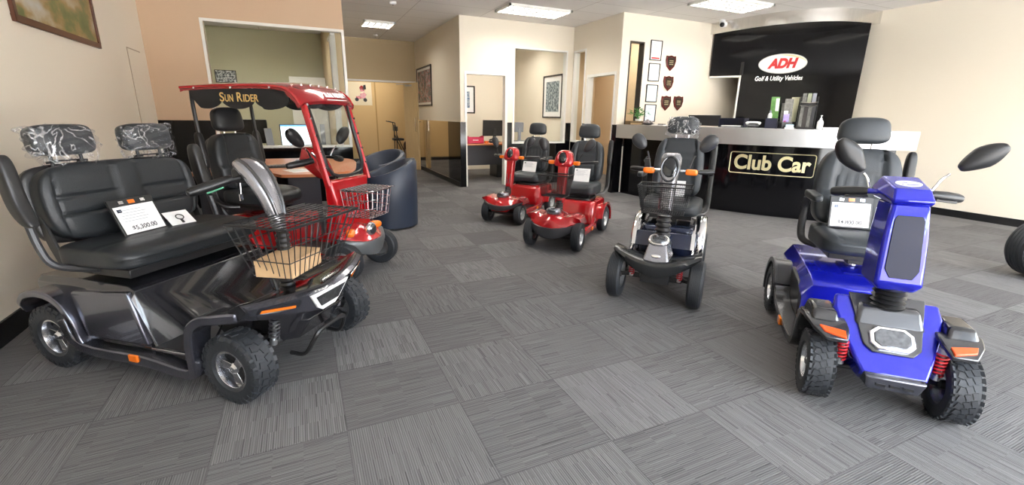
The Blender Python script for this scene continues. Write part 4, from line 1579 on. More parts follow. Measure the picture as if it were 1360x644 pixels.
    if basket:
        mesh_basket(t, bx + 0.05, bx + 0.24, 0.31, sz + 0.20, sz + 0.41, 0.035)
    seat(t, -0.60, seat_z, sw, 0.42, bh, (0.25, 0.165), 0.16, M_vinyl2, arms=arms, swivel=swivel, y0=seat_y, bw=sw - 0.03, post=(0.38, None), flutes=5 if not basket else 0)
    return t


# ------------------------------------------------------------------ grey scooter
def build_gray():
    ox, oy, dg = 2.636, 2.722, -138.5
    t = veh('mobility_scooter', 'grey mobility scooter with plastic over its headrest and a mesh basket', ox, oy, dg)
    for s in (-1, 1):
        wheel(t, 0.50, s * 0.278, 0.172, 0.100, 'rib', R(-2), 'disc', M_steelmatt, side=s)
        wheel(t, -0.50, s * 0.27, 0.165, 0.10, 'rib', 0, 'disc', M_steelmatt, side=s)
    g = G()
    g.bb(-0.55, 0.42, -0.18, 0.18, 0.13, 0.17)
    g.bb(0.42, 0.58, -0.10, 0.10, 0.16, 0.26)
    g.make('chassis', M_plastic, t, bevel=0.005)
    g = G()
    for s in (-1, 1):
        g.tube([(0.52, 0, 0.22), (0.52, s * 0.07, 0.21), (0.51, s * 0.24, 0.18)], 0.016, 8)
        g.box((0.53, s * 0.15, 0.20), (0.03, 0.09, 0.03))
    g.make('front_axle', M_plastic, t)
    for s in (-1, 1):
        spring(t, (0.555, s * 0.165, 0.30), (0.55, s * 0.165, 0.19), 0.018, 5)
    # smile-shaped bumper cowl
    g = G()
    secs = []
    for i in range(25):
        y = -0.295 + 0.59 * i / 24
        q = abs(y) / 0.295
        zc = 0.255 + 0.125 * q ** 1.7
        h = 0.088 * (1 - 0.72 * q ** 2)
        xf_ = 0.665 - 0.06 * q ** 2
        xb = 0.44 + 0.02 * q
        secs.append([(xb, y, zc + h * 0.72), (xf_ - 0.06, y, zc + h), (xf_ - 0.012, y, zc + h * 0.82), (xf_, y, zc + h * 0.3), (xf_ - 0.02, y, zc - h * 0.35), (xf_ - 0.07, y, zc - h * 0.30), (xb, y, zc + h * 0.2)])
    g.loft(secs).make('bumper', M_bumper, t, angle=50)
    # silver headlamp console
    g = G()
    g.loft([[(0.40, -0.10, 0.34), (0.40, 0.10, 0.34), (0.635, 0.095, 0.320), (0.635, -0.095, 0.320)], [(0.41, -0.075, 0.42), (0.41, 0.075, 0.42), (0.595, 0.070, 0.405), (0.595, -0.070, 0.405)], [(0.42, -0.055, 0.47), (0.42, 0.055, 0.47), (0.560, 0.055, 0.465), (0.560, -0.055, 0.465)]])
    cn = g.make('headlamp_console', M_silver, t, bevel=0.012, seg=3)
    G().pillow((0.525, 0, 0.468), (0.125, 0.145, 0.05), p=2.5, n=10, rot=Matrix.Rotation(0.42, 3, 'Y')).make('lamp_rim', M_chrome, cn)
    G().pillow((0.535, 0, 0.474), (0.10, 0.112, 0.045), p=2.5, n=8, rot=Matrix.Rotation(0.42, 3, 'Y')).make('lamp_lens', M_lens, cn)
    G().pillow((0.618, 0, 0.375), (0.012, 0.062, 0.026), p=2.2, n=8, rot=Matrix.Rotation(-0.42, 3, 'Y')).make('badge', M_chrome, cn)
    # floor, battery box, rear fenders in chrome
    G().bb(-0.10, 0.44, -0.23, 0.23, 0.165, 0.195).make('footboard', M_plastic, t, bevel=0.005)
    G().pillow((-0.33, 0, 0.31), (0.52, 0.44, 0.26), p=9, n=12).make('rear_body', M_navy, t, angle=50)
    g = G()
    g.loft([[(0.18, -0.215, 0.33), (0.18, 0.215, 0.33), (0.22, 0.215, 0.33), (0.22, -0.215, 0.33)], [(0.13, -0.205, 0.44), (0.13, 0.205, 0.44), (0.17, 0.205, 0.445), (0.17, -0.205, 0.445)]])
    g.make('footwell_panel', M_navy, t, bevel=0.01, seg=3)
    for s in (-1, 1):
        G().strip([(0.21, 0.335), (0.16, 0.45)], s * 0.205, s * 0.232, 0.02).make('panel_edge', M_chrome, t)
        g = G().tube([(-0.44 + 0.27 * math.cos(R(a)), s * 0.255, 0.20 + 0.26 * math.sin(R(a))) for a in range(-8, 190, 11)], 0.030, 10, flat=1.6)
        g.make('rear_fender', M_chrome, t, angle=80)
        G().tube(catmull([(-0.12, s * 0.215, 0.46), (0.02, s * 0.215, 0.40), (0.10, s * 0.215, 0.34), (0.18, s * 0.222, 0.325), (0.30, s * 0.222, 0.30)], 4), 0.013, 8).make('side_rail', M_chrome, t)
    # steering
    boot(t, (0.30, 0, 0.42), (0.285, 0, 0.60), 0.058, 0.048, 5)
    g = G()
    g.cyl((0.30, 0, 0.30), (0.30, 0, 0.44), 0.05)
    g.bb(0.25, 0.42, -0.07, 0.07, 0.30, 0.40)
    g.make('column_base', M_plastic, t, bevel=0.006)

    def cs(x, w, d, z):
        return [(x - d, -w * 0.8, z), (x - d, w * 0.8, z), (x, w, z), (x + d * 0.9, w * 0.7, z - 0.01), (x + d * 0.9, -w * 0.7, z - 0.01), (x, -w, z)]
    g = G()
    g.loft([cs(0.285, 0.045, 0.04, 0.58), cs(0.27, 0.055, 0.05, 0.66), cs(0.235, 0.060, 0.055, 0.86), cs(0.215, 0.074, 0.055, 0.95), cs(0.195, 0.076, 0.05, 1.02), cs(0.175, 0.055, 0.035, 1.055)])
    tc = g.make('steering_column', M_silver, t, bevel=0.012, seg=3)
    pts = [(0.262 - 0.28 * 0.085 * math.sin(q), 0.060 * math.cos(q), 0.945 + 0.088 * math.sin(q)) for q in [2 * math.pi * k / 32 for k in range(32)]]
    G().tube(pts, 0.008, 8, closed=True).make('display_rim', M_gun, tc)
    G().pillow((0.254, 0, 0.955), (0.028, 0.098, 0.15), p=2.3, n=12, rot=Matrix.Rotation(-0.27, 3, 'Y')).make('display', M_screen, tc)
    for s in (-1, 1):
        G().tube([(0.20, s * 0.07, 0.925), (0.185, s * 0.19, 0.925)], 0.012, 8).make('handlebar', M_chrome, t)
        G().pillow((0.225, s * 0.150, 0.925), (0.05, 0.085, 0.045), p=4, n=6).make('indicator', M_orange, t)
        grip(t, (0.19, s * 0.19, 0.925), (0.13, s * 0.30, 0.925), 0.017)
    mirror(t, (0.17, -0.15, 0.94), (0.16, -0.180, 1.06), (0.16, -0.245, 1.130), 0.095, 0.130, 0, 0, M_dplastic)
    mirror(t, (0.17, 0.13, 0.95), (0.16, 0.160, 1.04), (0.16, 0.240, 1.130), 0.105, 0.145, 0, 0, M_dplastic)
    # brake lever cluster beside the right-hand grip
    g = G().tube([(0.17, -0.17, 0.945), (0.16, -0.20, 0.99), (0.15, -0.18, 1.02)], 0.006, 6)
    g.box((0.16, -0.175, 0.975), (0.03, 0.035, 0.06))
    g.make('brake_lever', M_plastic, t)
    bk = mesh_basket(t, 0.33, 0.53, 0.36, 0.650, 0.845, 0.04)
    seat(t, -0.60, 0.63, 0.48, 0.44, 0.52, (0.265, 0.155), 0.16, M_vinyl2, arms=(1, 2), post=(0.42, None), wrap=True, arm_y=0.28, bw=0.42)
    return ox, oy, dg


# ------------------------------------------------------------------ three-seat scooter on the left
def build_tri():
    ox, oy, dg = -0.536, 2.868, -39.5
    t = veh('mobility_scooter', 'slate grey two-person mobility scooter with a wide bench seat and plastic-wrapped headrests', ox, oy, dg)
    for s in (-1, 1):
        wheel(t, 0.55, s * 0.385, 0.167, 0.13, 'knob', R(-4), 'spoke3', side=s)
        wheel(t, -0.565, s * 0.385, 0.170, 0.13, 'knob', 0, 'spoke3', side=s)
    g = G()
    g.bb(-0.70, 0.45, -0.25, 0.25, 0.12, 0.18)
    g.cyl((0.575, -0.32, 0.188), (0.575, 0.32, 0.188), 0.02)
    g.cyl((-0.565, -0.32, 0.170), (-0.565, 0.32, 0.170), 0.03)
    g.make('chassis', M_plastic, t, bevel=0.006)
    for s in (-1, 1):
        spring(t, (0.66, s * 0.25, 0.40), (0.62, s * 0.25, 0.22), 0.022, 6, M_dplastic)
    # seat box
    g = G()

    def sx(x, zt, w, zb):
        return [(x, -w, zb), (x, -w + 0.005, zt - 0.03), (x, -w + 0.03, zt), (x, w - 0.03, zt), (x, w - 0.005, zt - 0.03), (x, w, zb)]
    g.loft([sx(-0.74, 0.46, 0.36, 0.22), sx(-0.40, 0.49, 0.405, 0.18), sx(-0.06, 0.485, 0.41, 0.18), sx(-0.02, 0.465, 0.41, 0.18), sx(0.05, 0.18, 0.405, 0.175)])
    g.make('seat_box', M_blackpaint, t, bevel=0.012, seg=3)
    # flank cladding between seat box and rear guard
    for s in (-1, 1):
        g = G()
        g.loft([[(-0.40, s * 0.385, 0.44), (-0.40, s * 0.425, 0.43), (-0.34, s * 0.43, 0.20), (-0.34, s * 0.385, 0.20)], [(-0.03, s * 0.385, 0.47), (-0.03, s * 0.418, 0.465), (0.045, s * 0.42, 0.20), (0.045, s * 0.385, 0.20)]])
        g.make('side_panel', M_slate, t, bevel=0.012, seg=3)
        # rear guard: sweeping arch with a tail
        g = G()
        g.strip([(-0.795, 0.285), (-0.77, 0.345), (-0.68, 0.41), (-0.55, 0.435), (-0.44, 0.40), (-0.38, 0.30), (-0.36, 0.20), (-0.34, 0.15)], [s * 0.27] * 8, [s * 0.42, s * 0.445, s * 0.465, s * 0.47, s * 0.468, s * 0.46, s * 0.455, s * 0.45], 0.035, k=4)
        g.make('rear_fender', M_slate, t, bevel=0.008, seg=3)
        g = G()
        g.strip([(-0.44, 0.30), (-0.36, 0.175), (0.04, 0.165), (0.30, 0.135), (0.335, 0.20)], s * 0.385, s * 0.455, 0.055, k=4)
        g.make('side_sill', M_slate, t, bevel=0.008, seg=3)
        G().box((-0.01, s * 0.458, 0.150), (0.055, 0.012, 0.036)).make('side_reflector', M_orange, t, bevel=0.003)
        G().bb(0.05, 0.33, s * 0.395, s * 0.412, 0.180, 0.192).make('sill_strip', M_alloy, t, bevel=0.002)
    G().bb(0.03, 0.42, -0.395, 0.395, 0.165, 0.185).make('footboard', M_dplastic, t, bevel=0.003)
    # sloping deck up from the footboard to the nose
    g = G()
    secs = []
    for i in range(25):
        y = -0.43 + 0.86 * i / 24
        q = abs(y) / 0.43
        ov = min(1, max(0, (q - 0.50) / 0.18))
        xf_ = 0.775 - 0.10 * q ** 2.2
        zt = 0.455 + 0.035 * q
        zf = 0.30 + 0.12 * q ** 1.2
        zb = 0.25 + ov * 0.16
        xb = 0.33
        secs.append([(xb, y, 0.17 + ov * 0.14), (xb + 0.02, y, 0.215 + ov * 0.12), (0.50, y, 0.405 + 0.01 * q), (0.68 - 0.05 * q, y, zt), (xf_ - 0.03, y, zt + 0.002), (xf_, y, zt - 0.025), (xf_ - 0.045, y, zf), (xf_ - 0.10, y, zb), (0.50, y, min(zb, 0.40))])
    g.loft(secs).make('nose_shell', M_blackpaint, t, angle=40)
    # front lamp band: metallic fascia, white central lamp, amber side lamps
    def fx(y, d=0.0):
        q = abs(y) / 0.43
        return 0.775 - 0.10 * q ** 2.2 + d
    g = G()
    secs = []
    for i in range(25):
        y = -0.425 + 0.85 * i / 24
        q = abs(y) / 0.43
        zt = 0.452 + 0.035 * q
        zf = 0.315 + 0.125 * q ** 1.0
        if zf > zt - 0.035:
            zf = zt - 0.035
        xt, xb_ = fx(y) + 0.004, fx(y) - 0.038
        secs.append([(xt - 0.02, y, zt), (xt + 0.006, y, zt - 0.012), (xb_ + 0.012, y, zf), (xb_ - 0.02, y, zf)])
    g.loft(secs).make('fascia', M_slate, t, angle=40)

    def on_face(y, f, d):
        """f 0 at the fascia's top, 1 at its bottom"""
        q = abs(y) / 0.43
        zt = 0.452 + 0.035 * q - 0.012
        zf = min(0.315 + 0.125 * q, zt - 0.023)
        return (fx(y) + 0.010 + (-0.036) * f + d, y, zt + (zf - zt) * f)

    def face_poly(P, d0, d1, name, m, par=t, bev=0.003):
        A = [on_face(p[0], p[1], d0) for p in P]
        B = [on_face(p[0], p[1], d1) for p in P]
        n = len(P)
        return G().raw(A + B, [tuple(range(n))[::-1], tuple(range(n, 2 * n))] + [(i, (i + 1) % n, n + (i + 1) % n, n + i) for i in range(n)]).make(name, m, par, bevel=bev, smooth=False)
    hl = face_poly([(-0.150, 0.10), (0.150, 0.10), (0.085, 0.86), (0.05, 0.97), (-0.05, 0.97), (-0.085, 0.86)], 0.0, 0.014, 'headlamp', M_whiteink)
    face_poly([(-0.118, 0.24), (0.118, 0.24), (0.068, 0.78), (-0.068, 0.78)], 0.012, 0.018, 'lamp_lens', M_lens, hl)
    for s in (-1, 1):
        P = [(s * 0.195, 0.18), (s * 0.30, 0.16), (s * 0.385, 0.22), (s * 0.385, 0.80), (s * 0.30, 0.80), (s * 0.20, 0.62)]
        sl = face_poly(P, 0.0, 0.010, 'side_lamp', M_screen)
        face_poly([(s * 0.225, 0.42), (s * 0.378, 0.32), (s * 0.378, 0.68), (s * 0.225, 0.60)], 0.009, 0.014, 'amber_bar', M_orange, sl)
        # arched trim over the front tyre
        g = G()
        g.strip([(0.315, 0.11), (0.325, 0.24), (0.355, 0.36), (0.43, 0.425), (0.52, 0.445), (0.62, 0.455)], s * 0.36, [s * 0.455, s * 0.465, s * 0.472, s * 0.475, s * 0.47, s * 0.44], 0.045, k=4)
        g.make('front_fender', M_slate, t, bevel=0.008, seg=3)
        G().tube(catmull([(0.36, s * 0.33, 0.245), (0.50, s * 0.33, 0.418), (0.66, s * 0.30, 0.470)], 5), 0.006, 6).make('deck_trim', M_alloy, t)
    # lower front and nudge bar
    g = G()
    g.loft([[(0.60, -0.20, 0.32), (0.60, 0.20, 0.32), (0.745, 0.13, 0.31), (0.745, -0.13, 0.31)], [(0.50, -0.22, 0.17), (0.50, 0.22, 0.17), (0.66, 0.12, 0.19), (0.66, -0.12, 0.19)]])
    g.make('lower_front', M_blackpaint, t, bevel=0.01)
    g = G().tube(catmull([(0.62, -0.145, 0.115), (0.70, -0.140, 0.12), (0.745, -0.125, 0.19), (0.765, -0.095, 0.235), (0.775, 0.0, 0.245), (0.765, 0.095, 0.235), (0.745, 0.125, 0.19), (0.70, 0.140, 0.12), (0.62, 0.145, 0.115)], 5), 0.012, 8)
    g.make('nudge_bar', M_plastic, t)
    # bench seat
    def cf(v, q):
        zz = v.z - 0.03 * max(0, q.x) ** 3 * (q.z > 0)
        if q.z > 0.4:
            zz -= groove(v.x, 0.05, 0.014, 0.006)
        return (v.x, v.y, zz)
    G().pillow((-0.235, 0, 0.615), (0.48, 0.84, 0.115), p=7, n=26, fn=cf, rot=Matrix.Rotation(-0.03, 3, 'Y')).make('seat_cushion', M_vinyl, t, angle=60)
    G().bb(-0.46, -0.06, -0.36, 0.36, 0.515, 0.56).make('seat_frame', M_plastic, t, bevel=0.005)
    g = G()
    for s in (-1, 1):
        g.cyl((-0.25, s * 0.22, 0.44), (-0.25, s * 0.22, 0.53), 0.03)
    g.make('seat_post', M_plastic, t)

    def bf(v, q):
        xx, y = v.x, abs(v.y)
        if q.x > 0.35:
            xx += 0.008 * (y > 0.345) + 0.008 * (y < 0.065) * (v.z > -0.06)
            xx -= groove(y, 0.345, 0.014, 0.007) + groove(y, 0.065, 0.014, 0.007) * (v.z > -0.06)
            if 0.065 < y < 0.345:
                xx -= groove(v.z, 0.03, 0.014, 0.011)
                xx -= groove(v.z, -0.055, 0.014, 0.011)
                xx += 0.008 * (v.z < -0.055)
        k = 1 - 0.07 * max(0, q.z) ** 2 - 0.09 * max(0, -q.z) ** 2
        return (xx, v.y * k, v.z)
    Bm = Matrix.Translation((-0.50, 0.0, 0.845)) @ Matrix.Rotation(-0.14, 4, 'Y')
    G().pillow((0, 0, 0), (0.115, 0.80, 0.39), p=5, n=44, fn=bf).xf(Bm).make('backrest', M_vinyl, t, angle=60)
    G().pillow((-0.05, 0, 0), (0.05, 0.83, 0.40), p=6, n=14).xf(Bm).make('backrest_shell', M_plastic, t)
    for yc in (-0.215, 0.200):
        Hm = Bm @ Matrix.Translation((-0.005, yc, 0.205 + 0.105))
        hd = G().pillow((0, 0, 0), (0.095, 0.275, 0.150), p=4.5, n=14, fn=lambda v, q: (v.x + 0.012 * (1 - q.y * q.y), v.y, v.z)).xf(Hm).make('headrest', M_vinyl, t)
        g = G()
        for s in (-1, 1):
            g.cyl((0, s * 0.065, -0.14), (0, s * 0.065, -0.05), 0.008, n=8)
            g.box((0, s * 0.065, -0.105), (0.03, 0.035, 0.012))
        g.box((0, 0, -0.100), (0.010, 0.13, 0.008))
        g.xf(Hm).make('headrest_post', M_plastic, hd)
        cover(hd, Hm, (0.275, 0.15))
    for s in (-1, 1):
        ar = G().pillow((-0.50, s * 0.475, 0.93), (0.075, 0.065, 0.34), p=4, n=10, rot=Matrix.Rotation(-0.14, 3, 'Y'), fn=lambda v, q: (v.x + 0.05 * max(0, -q.z) ** 2, v.y, v.z)).make('armrest', M_plastic, t)
        g = G().tube(catmull([(-0.455, s * 0.475, 0.78), (-0.43, s * 0.475, 0.68), (-0.40, s * 0.465, 0.60), (-0.36, s * 0.43, 0.565), (-0.25, s * 0.36, 0.548)], 5), 0.017, 8)
        g.make('arm_tube', M_dplastic, ar)
        G().strip([(-0.50, 0.80), (-0.45, 0.66), (-0.40, 0.56)], s * 0.385, s * 0.40, 0.05).make('seat_hinge', M_plastic, t, bevel=0.003)
    # tiller: ribbed column under a cobra-shaped silver shroud
    boot(t, (0.515, 0, 0.40), (0.525, 0, 0.72), 0.036, 0.032, 12)

    def ts(x, z, w, d, tx, tz):
        """ring across the tiller's path at (x, z); (tx, tz) is the direction of travel"""
        nx, nz = tz, -tx
        ring = []
        for k in range(14):
            a = 2 * math.pi * k / 14
            c, s_ = math.cos(a), math.sin(a)
            cc = abs(c) ** 0.8 * (1 if c > 0 else -1)
            ring.append((x + nx * d * cc, w * s_, z + nz * d * cc))
        return ring
    path = [(0.515, 0.70, 0.033, 0.032), (0.503, 0.78, 0.042, 0.036), (0.485, 0.86, 0.054, 0.040), (0.455, 0.935, 0.068, 0.043), (0.418, 0.995, 0.078, 0.044), (0.378, 1.035, 0.080, 0.040), (0.340, 1.052, 0.070, 0.034), (0.312, 1.048, 0.048, 0.022)]
    secs = []
    for i, (x, z, w, d) in enumerate(path):
        a, b = path[max(0, i - 1)], path[min(len(path) - 1, i + 1)]
        tv = Vector((b[0] - a[0], b[1] - a[1])).normalized()
        secs.append(ts(x, z, w, d, tv.x, tv.y))
    tl = G().loft(secs).make('tiller_shroud', M_silver, t, sub=1, angle=60)
    for s in (-1, 1):
        g = G().tube(catmull([(0.530, s * 0.024, 0.80), (0.510, s * 0.036, 0.89), (0.468, s * 0.046, 0.98), (0.415, s * 0.048, 1.045), (0.352, s * 0.042, 1.076)], 5), 0.009, 8)
        g.make('shroud_ridge', M_gun, tl)
    G().box((0.365, 0, 0.995), (0.10, 0.12, 0.07)).make('control_panel', M_plastic, tl, bevel=0.01)
    for s in (-1, 1):
        G().tube([(0.37, s * 0.06, 0.985), (0.335, s * 0.13, 0.975)], 0.013, 8).make('handlebar', M_plastic, t)
        grip(t, (0.345, s * 0.085, 0.985), (0.265, s * 0.265, 0.935), 0.022)
    g = G().tube([(0.335, -0.13, 0.95), (0.30, -0.18, 0.93), (0.295, -0.19, 0.927)], 0.006, 6)
    g.make('throttle_lever', mat('green lever', (0.02, 0.25, 0.12), 0.4), t)
    # key hanging from the panel
    g = G().tube([(0.335, -0.03, 0.965), (0.335, -0.035, 0.90)], 0.002, 5)
    g.box((0.335, -0.035, 0.885), (0.004, 0.022, 0.035))
    g.make('key', M_chrome, t)
    # basket and its bracket
    wire_basket(t, 0.455, 0.795, 0.54, 0.535, 0.80, 0.085, 7, 12, 3, 0.0026, M_wire, lid=True, lid_n=9)
    g = G()
    for s in (-1, 1):
        g.tube([(0.56, s * 0.12, 0.44), (0.54, s * 0.12, 0.53), (0.74, s * 0.12, 0.528)], 0.010, 6)
    g.bb(0.50, 0.75, -0.15, 0.15, 0.522, 0.530)
    g.make('basket_bracket', M_plastic, t, bevel=0.002)
    return ox, oy, dg


# ------------------------------------------------------------------ canopied red scooter
def build_sun():
    ox, oy, dg = 0.035, 4.19, -41.0
    t = veh('mobility_scooter', 'red mobility scooter with a canopy roof, windscreen and scalloped black valance', ox, oy, dg)
    for s in (-1, 1):
        wheel(t, 0.475, s * 0.262, 0.155, 0.095, 'rib', R(8), 'disc', M_steelmatt, side=s)
        wheel(t, -0.52, s * 0.26, 0.152, 0.10, 'rib', 0, 'disc', M_steelmatt, side=s)
    g = G()
    g.bb(-0.55, 0.45, -0.18, 0.18, 0.12, 0.16)
    g.cyl((0.475, -0.22, 0.152), (0.475, 0.22, 0.152), 0.016)
    g.make('chassis', M_plastic, t, bevel=0.005)
    # nose and lamps
    g = G()
    secs = []
    for i in range(19):
        y = -0.27 + 0.54 * i / 18
        q = abs(y) / 0.27
        ov = min(1, max(0, (q - 0.40) / 0.25))
        xf_ = 0.605 - 0.13 * q ** 2.3
        zb = 0.20 + 0.11 * ov
        secs.append([(0.26, y, zb), (0.27, y, 0.36), (0.36, y, 0.395 + 0.035 * math.exp(-(q / 0.35) ** 2)), (0.49, y, 0.365 + 0.05 * math.exp(-(q / 0.35) ** 2) + 0.022 * math.exp(-((q - 0.75) / 0.2) ** 2)), (xf_ - 0.04, y, 0.345 + 0.015 * math.exp(-(q / 0.3) ** 2)), (xf_, y, 0.30), (xf_ - 0.03, y, zb)])
    g.loft(secs).make('front_cowl', M_red, t, angle=50)
    g = G()
    secs = []
    for i in range(21):
        y = -0.275 + 0.55 * i / 20
        q = abs(y) / 0.275
        xf_ = 0.632 - 0.13 * q ** 2.3
        h = 0.10 * (1 - q ** 2) ** 0.6 + 0.02
        zt = 0.290 + 0.045 * q ** 2
        secs.append([(xf_ - 0.07, y, zt + 0.01), (xf_ - 0.015, y, zt), (xf_, y, zt - h * 0.35), (xf_ - 0.02, y, zt - h), (xf_ - 0.07, y, zt - h)])
    g.loft(secs).make('bumper', mat('grey bumper', (0.10, 0.11, 0.115), 0.35, 0.3), t, angle=50)
    hl = G().pillow((0.56, 0.0, 0.375), (0.075, 0.118, 0.118), p=2.3, n=10).make('headlamp', M_chrome, t)
    G().pillow((0.578, 0.0, 0.378), (0.055, 0.092, 0.092), p=2.2, n=8).make('lamp_lens', M_lens, hl)
    for s in (-1, 1):
        G().pillow((0.495, s * 0.175, 0.375), (0.07, 0.115, 0.065), p=2.5, n=8, rot=Matrix.Rotation(-s * 0.45, 3, 'Z')).make('indicator', M_orange, t)
        spring(t, (0.50, s * 0.17, 0.30), (0.49, s * 0.18, 0.18), 0.018, 5)
    # leg shield carrying the windscreen
    g = G()
    g.loft([[(0.28, -0.225, 0.30), (0.28, 0.225, 0.30), (0.44, 0.20, 0.30), (0.44, -0.20, 0.30)], [(0.335, -0.235, 0.58), (0.335, 0.235, 0.58), (0.43, 0.215, 0.58), (0.43, -0.215, 0.58)], [(0.345, -0.255, 0.80), (0.345, 0.255, 0.80), (0.405, 0.25, 0.80), (0.405, -0.25, 0.80)]])
    g.make('leg_shield', M_red, t, bevel=0.02, seg=3)
    wx = lambda z: 0.385 - (z - 0.80) * 0.25
    for s in (-1, 1):
        g = G().tube([(wx(0.76), s * 0.262, 0.76), (wx(1.0), s * 0.264, 1.0), (wx(1.2), s * 0.264, 1.2), (wx(1.36), s * 0.262, 1.36), (0.20, s * 0.262, 1.43)], 0.028, 8, flat=0.8)
        g.make('screen_pillar', M_red, t)
        g = G()
        for z in (0.90, 1.02, 1.14, 1.26, 1.36):
            g.cyl((wx(z) + 0.022, s * 0.262, z), (wx(z) + 0.034, s * 0.262, z + 0.002), 0.009, n=10)
        g.make('bolt', M_chrome, t)
    # windscreen with a rounded foot and a black rubber edge
    P = [(-0.238, 1.40), (0.238, 1.40)] + [(0.235, z) for z in (1.2, 1.0)] + [(0.225, 0.90), (0.19, 0.845), (0.13, 0.825), (0, 0.815), (-0.13, 0.825), (-0.19, 0.845), (-0.225, 0.90)] + [(-0.235, z) for z in (1.0, 1.2)]
    g = G()
    A = [(wx(p[1]) + 0.012, p[0], p[1]) for p in P]
    B = [(q[0] + 0.004, q[1], q[2]) for q in A]
    n = len(P)
    g.raw(A + B, [tuple(range(n))[::-1], tuple(range(n, 2 * n))] + [(i, (i + 1) % n, n + (i + 1) % n, n + i) for i in range(n)])
    ws = g.make('windscreen', M_windscreen, t, smooth=False)
    G().tube([(q[0] + 0.002, q[1], q[2]) for q in A], 0.014, 6, closed=True).make('screen_seal', M_plastic, ws)
    # roof shell with a sloping front visor
    g = G()
    secs = []
    prof = [(-0.86, 1.480), (-0.82, 1.490), (-0.60, 1.500), (-0.40, 1.504), (-0.14, 1.506), (0.04, 1.500), (0.14, 1.485), (0.21, 1.455), (0.265, 1.415), (0.295, 1.365)]
    for i in range(15):
        y = -0.325 + 0.65 * i / 14
        q = abs(y) / 0.325
        dz = 0.028 * (1 - q ** 2.5) - 0.012 * (q > 0.97)
        top = [(x - (0.03 * q ** 3 if x > 0.18 else 0), y, z + dz) for x, z in prof]
        bot = [(x - (0.03 * q ** 3 if x > 0.18 else 0) - (0.02 if x > 0.18 else 0), y, z + dz - 0.022) for x, z in prof[::-1]]
        secs.append(top + bot)
    rf = g.make('canopy_roof', M_dred, t, angle=50) if False else G().loft(secs).make('canopy_roof', M_dred, t, angle=50)
    for s in (-1, 1):
        G().tube(catmull([(-0.85, s * 0.327, 1.480), (-0.4, s * 0.327, 1.494), (0.05, s * 0.327, 1.488), (0.19, s * 0.325, 1.445), (0.26, s * 0.315, 1.365)], 5), 0.013, 8).make('roof_rail', M_red, rf)
    g = G()
    for k in range(6):
        yy = -0.25 + 0.5 * k / 5
        g.pillow((0.145, yy, 1.512 - 0.10 * (yy / 0.3) ** 2 * 0.2), (0.022, 0.022, 0.02), p=2.2, n=4)
    for k in range(3):
        for s in (-1, 1):
            g.pillow((-0.70 + 0.36 * k, s * 0.336, 1.478), (0.018, 0.012, 0.018), p=2.2, n=4)
    g.make('roof_bolt', M_chrome, rf)
    # visor lettering
    vs = Vector((0.335 - 0.28, 0, 1.415 - 1.455))
    vd = Vector((-(0.365 - 0.28), 0, (1.455 - 1.365))).normalized()
    put_text('roof_lettering', 'SUN RIDER', 0.060, M_whiteink, rf, (0.275, 0.06, 1.438), (0, 1, 0), vd, bold=0.0022, width=0.24, extrude=0.002)
    G().plate([(-0.12, -0.0025), (0.12, -0.0025), (0.12, 0.0025), (-0.12, 0.0025)], (0.299, 0.06, 1.402), (0, 1, 0), vd, 0.003).make('roof_stripe', M_whiteink, rf, smooth=False)
    # scalloped valances
    for s in (-1, 1):
        top, bot = [], []
        nseg = 48
        x0, x1 = -0.78, 0.17
        for i in range(nseg + 1):
            x = x0 + (x1 - x0) * i / nseg
            f = (x - x0) / (x1 - x0) * 3.0
            sc_ = abs(math.sin(math.pi * f))
            edge = min(1.0, i / 5.0)
            zb = 1.385 - 0.062 * (sc_ ** 0.55)
            zb = 1.46 + (zb - 1.46) * (edge ** 0.5)
            bot.append((x, zb))
            top.append((x, 1.47))
        g = G()
        secs = [[(a[0], s * 0.312, a[1]), (a[0], s * 0.318, a[1]), (b[0], s * 0.318, b[1]), (b[0], s * 0.312, b[1])] for a, b in zip(top, bot)]
        va = g.loft(secs).make('valance', M_fabric, t, smooth=False)
        if s < 0:
            for word, xx, w in (('S', -0.455, 0.044), ('UN', -0.386, 0.078), ('R', -0.288, 0.052), ('IDER', -0.182, 0.142)):
                big = len(word) == 1
                put_text('lettering', word, 0.094 if big else 0.074, M_goldink, va, (xx, -0.3185, 1.407 if big else 1.400), (1, 0, 0), (0, 0, 1), bold=0.0012, width=w, extrude=0.0005)
        else:
            put_text('lettering', 'RIDER', 0.080, M_dimgold, va, (-0.43, 0.3115, 1.400), (-1, 0, 0), (0, 0, 1), bold=0.001, width=0.17, extrude=0.0005)
    g = G()
    secs = []
    for i in range(25):
        y = -0.235 + 0.47 * i / 24
        zb = 1.372 - 0.04 * abs(math.sin(math.pi * (y + 0.235) / 0.235)) ** 0.6
        secs.append([(0.205, y, 1.425), (0.211, y, 1.425), (0.211, y, zb), (0.205, y, zb)])
    g.loft(secs).make('front_valance', M_fabric, t, smooth=False)
    # rear roof posts
    for s in (-1, 1):
        G().tube(catmull([(-0.79, s * 0.285, 1.48), (-0.80, s * 0.285, 1.36), (-0.785, s * 0.285, 1.10), (-0.76, s * 0.28, 0.80), (-0.72, s * 0.24, 0.50), (-0.64, s * 0.20, 0.34)], 4), 0.015, 8).make('roof_post', M_plastic, t)
    # floor and body
    G().bb(-0.12, 0.30, -0.25, 0.25, 0.15, 0.185).make('footboard', M_plastic, t, bevel=0.005)
    for s in (-1, 1):
        G().bb(-0.14, 0.32, s * 0.235, s * 0.275, 0.14, 0.205).make('side_sill', M_red, t, bevel=0.014, seg=3)
        arc_fender(t, -0.52, 0.20, 0.155, s * 0.20, s * 0.32, 190, 10, 0.02, M_red, 'rear_fender', 12, 0.025)
    G().pillow((-0.40, 0, 0.31), (0.62, 0.50, 0.30), p=8, n=14).make('rear_body', M_red, t, angle=50)
    # steering head and bars
    g = G()
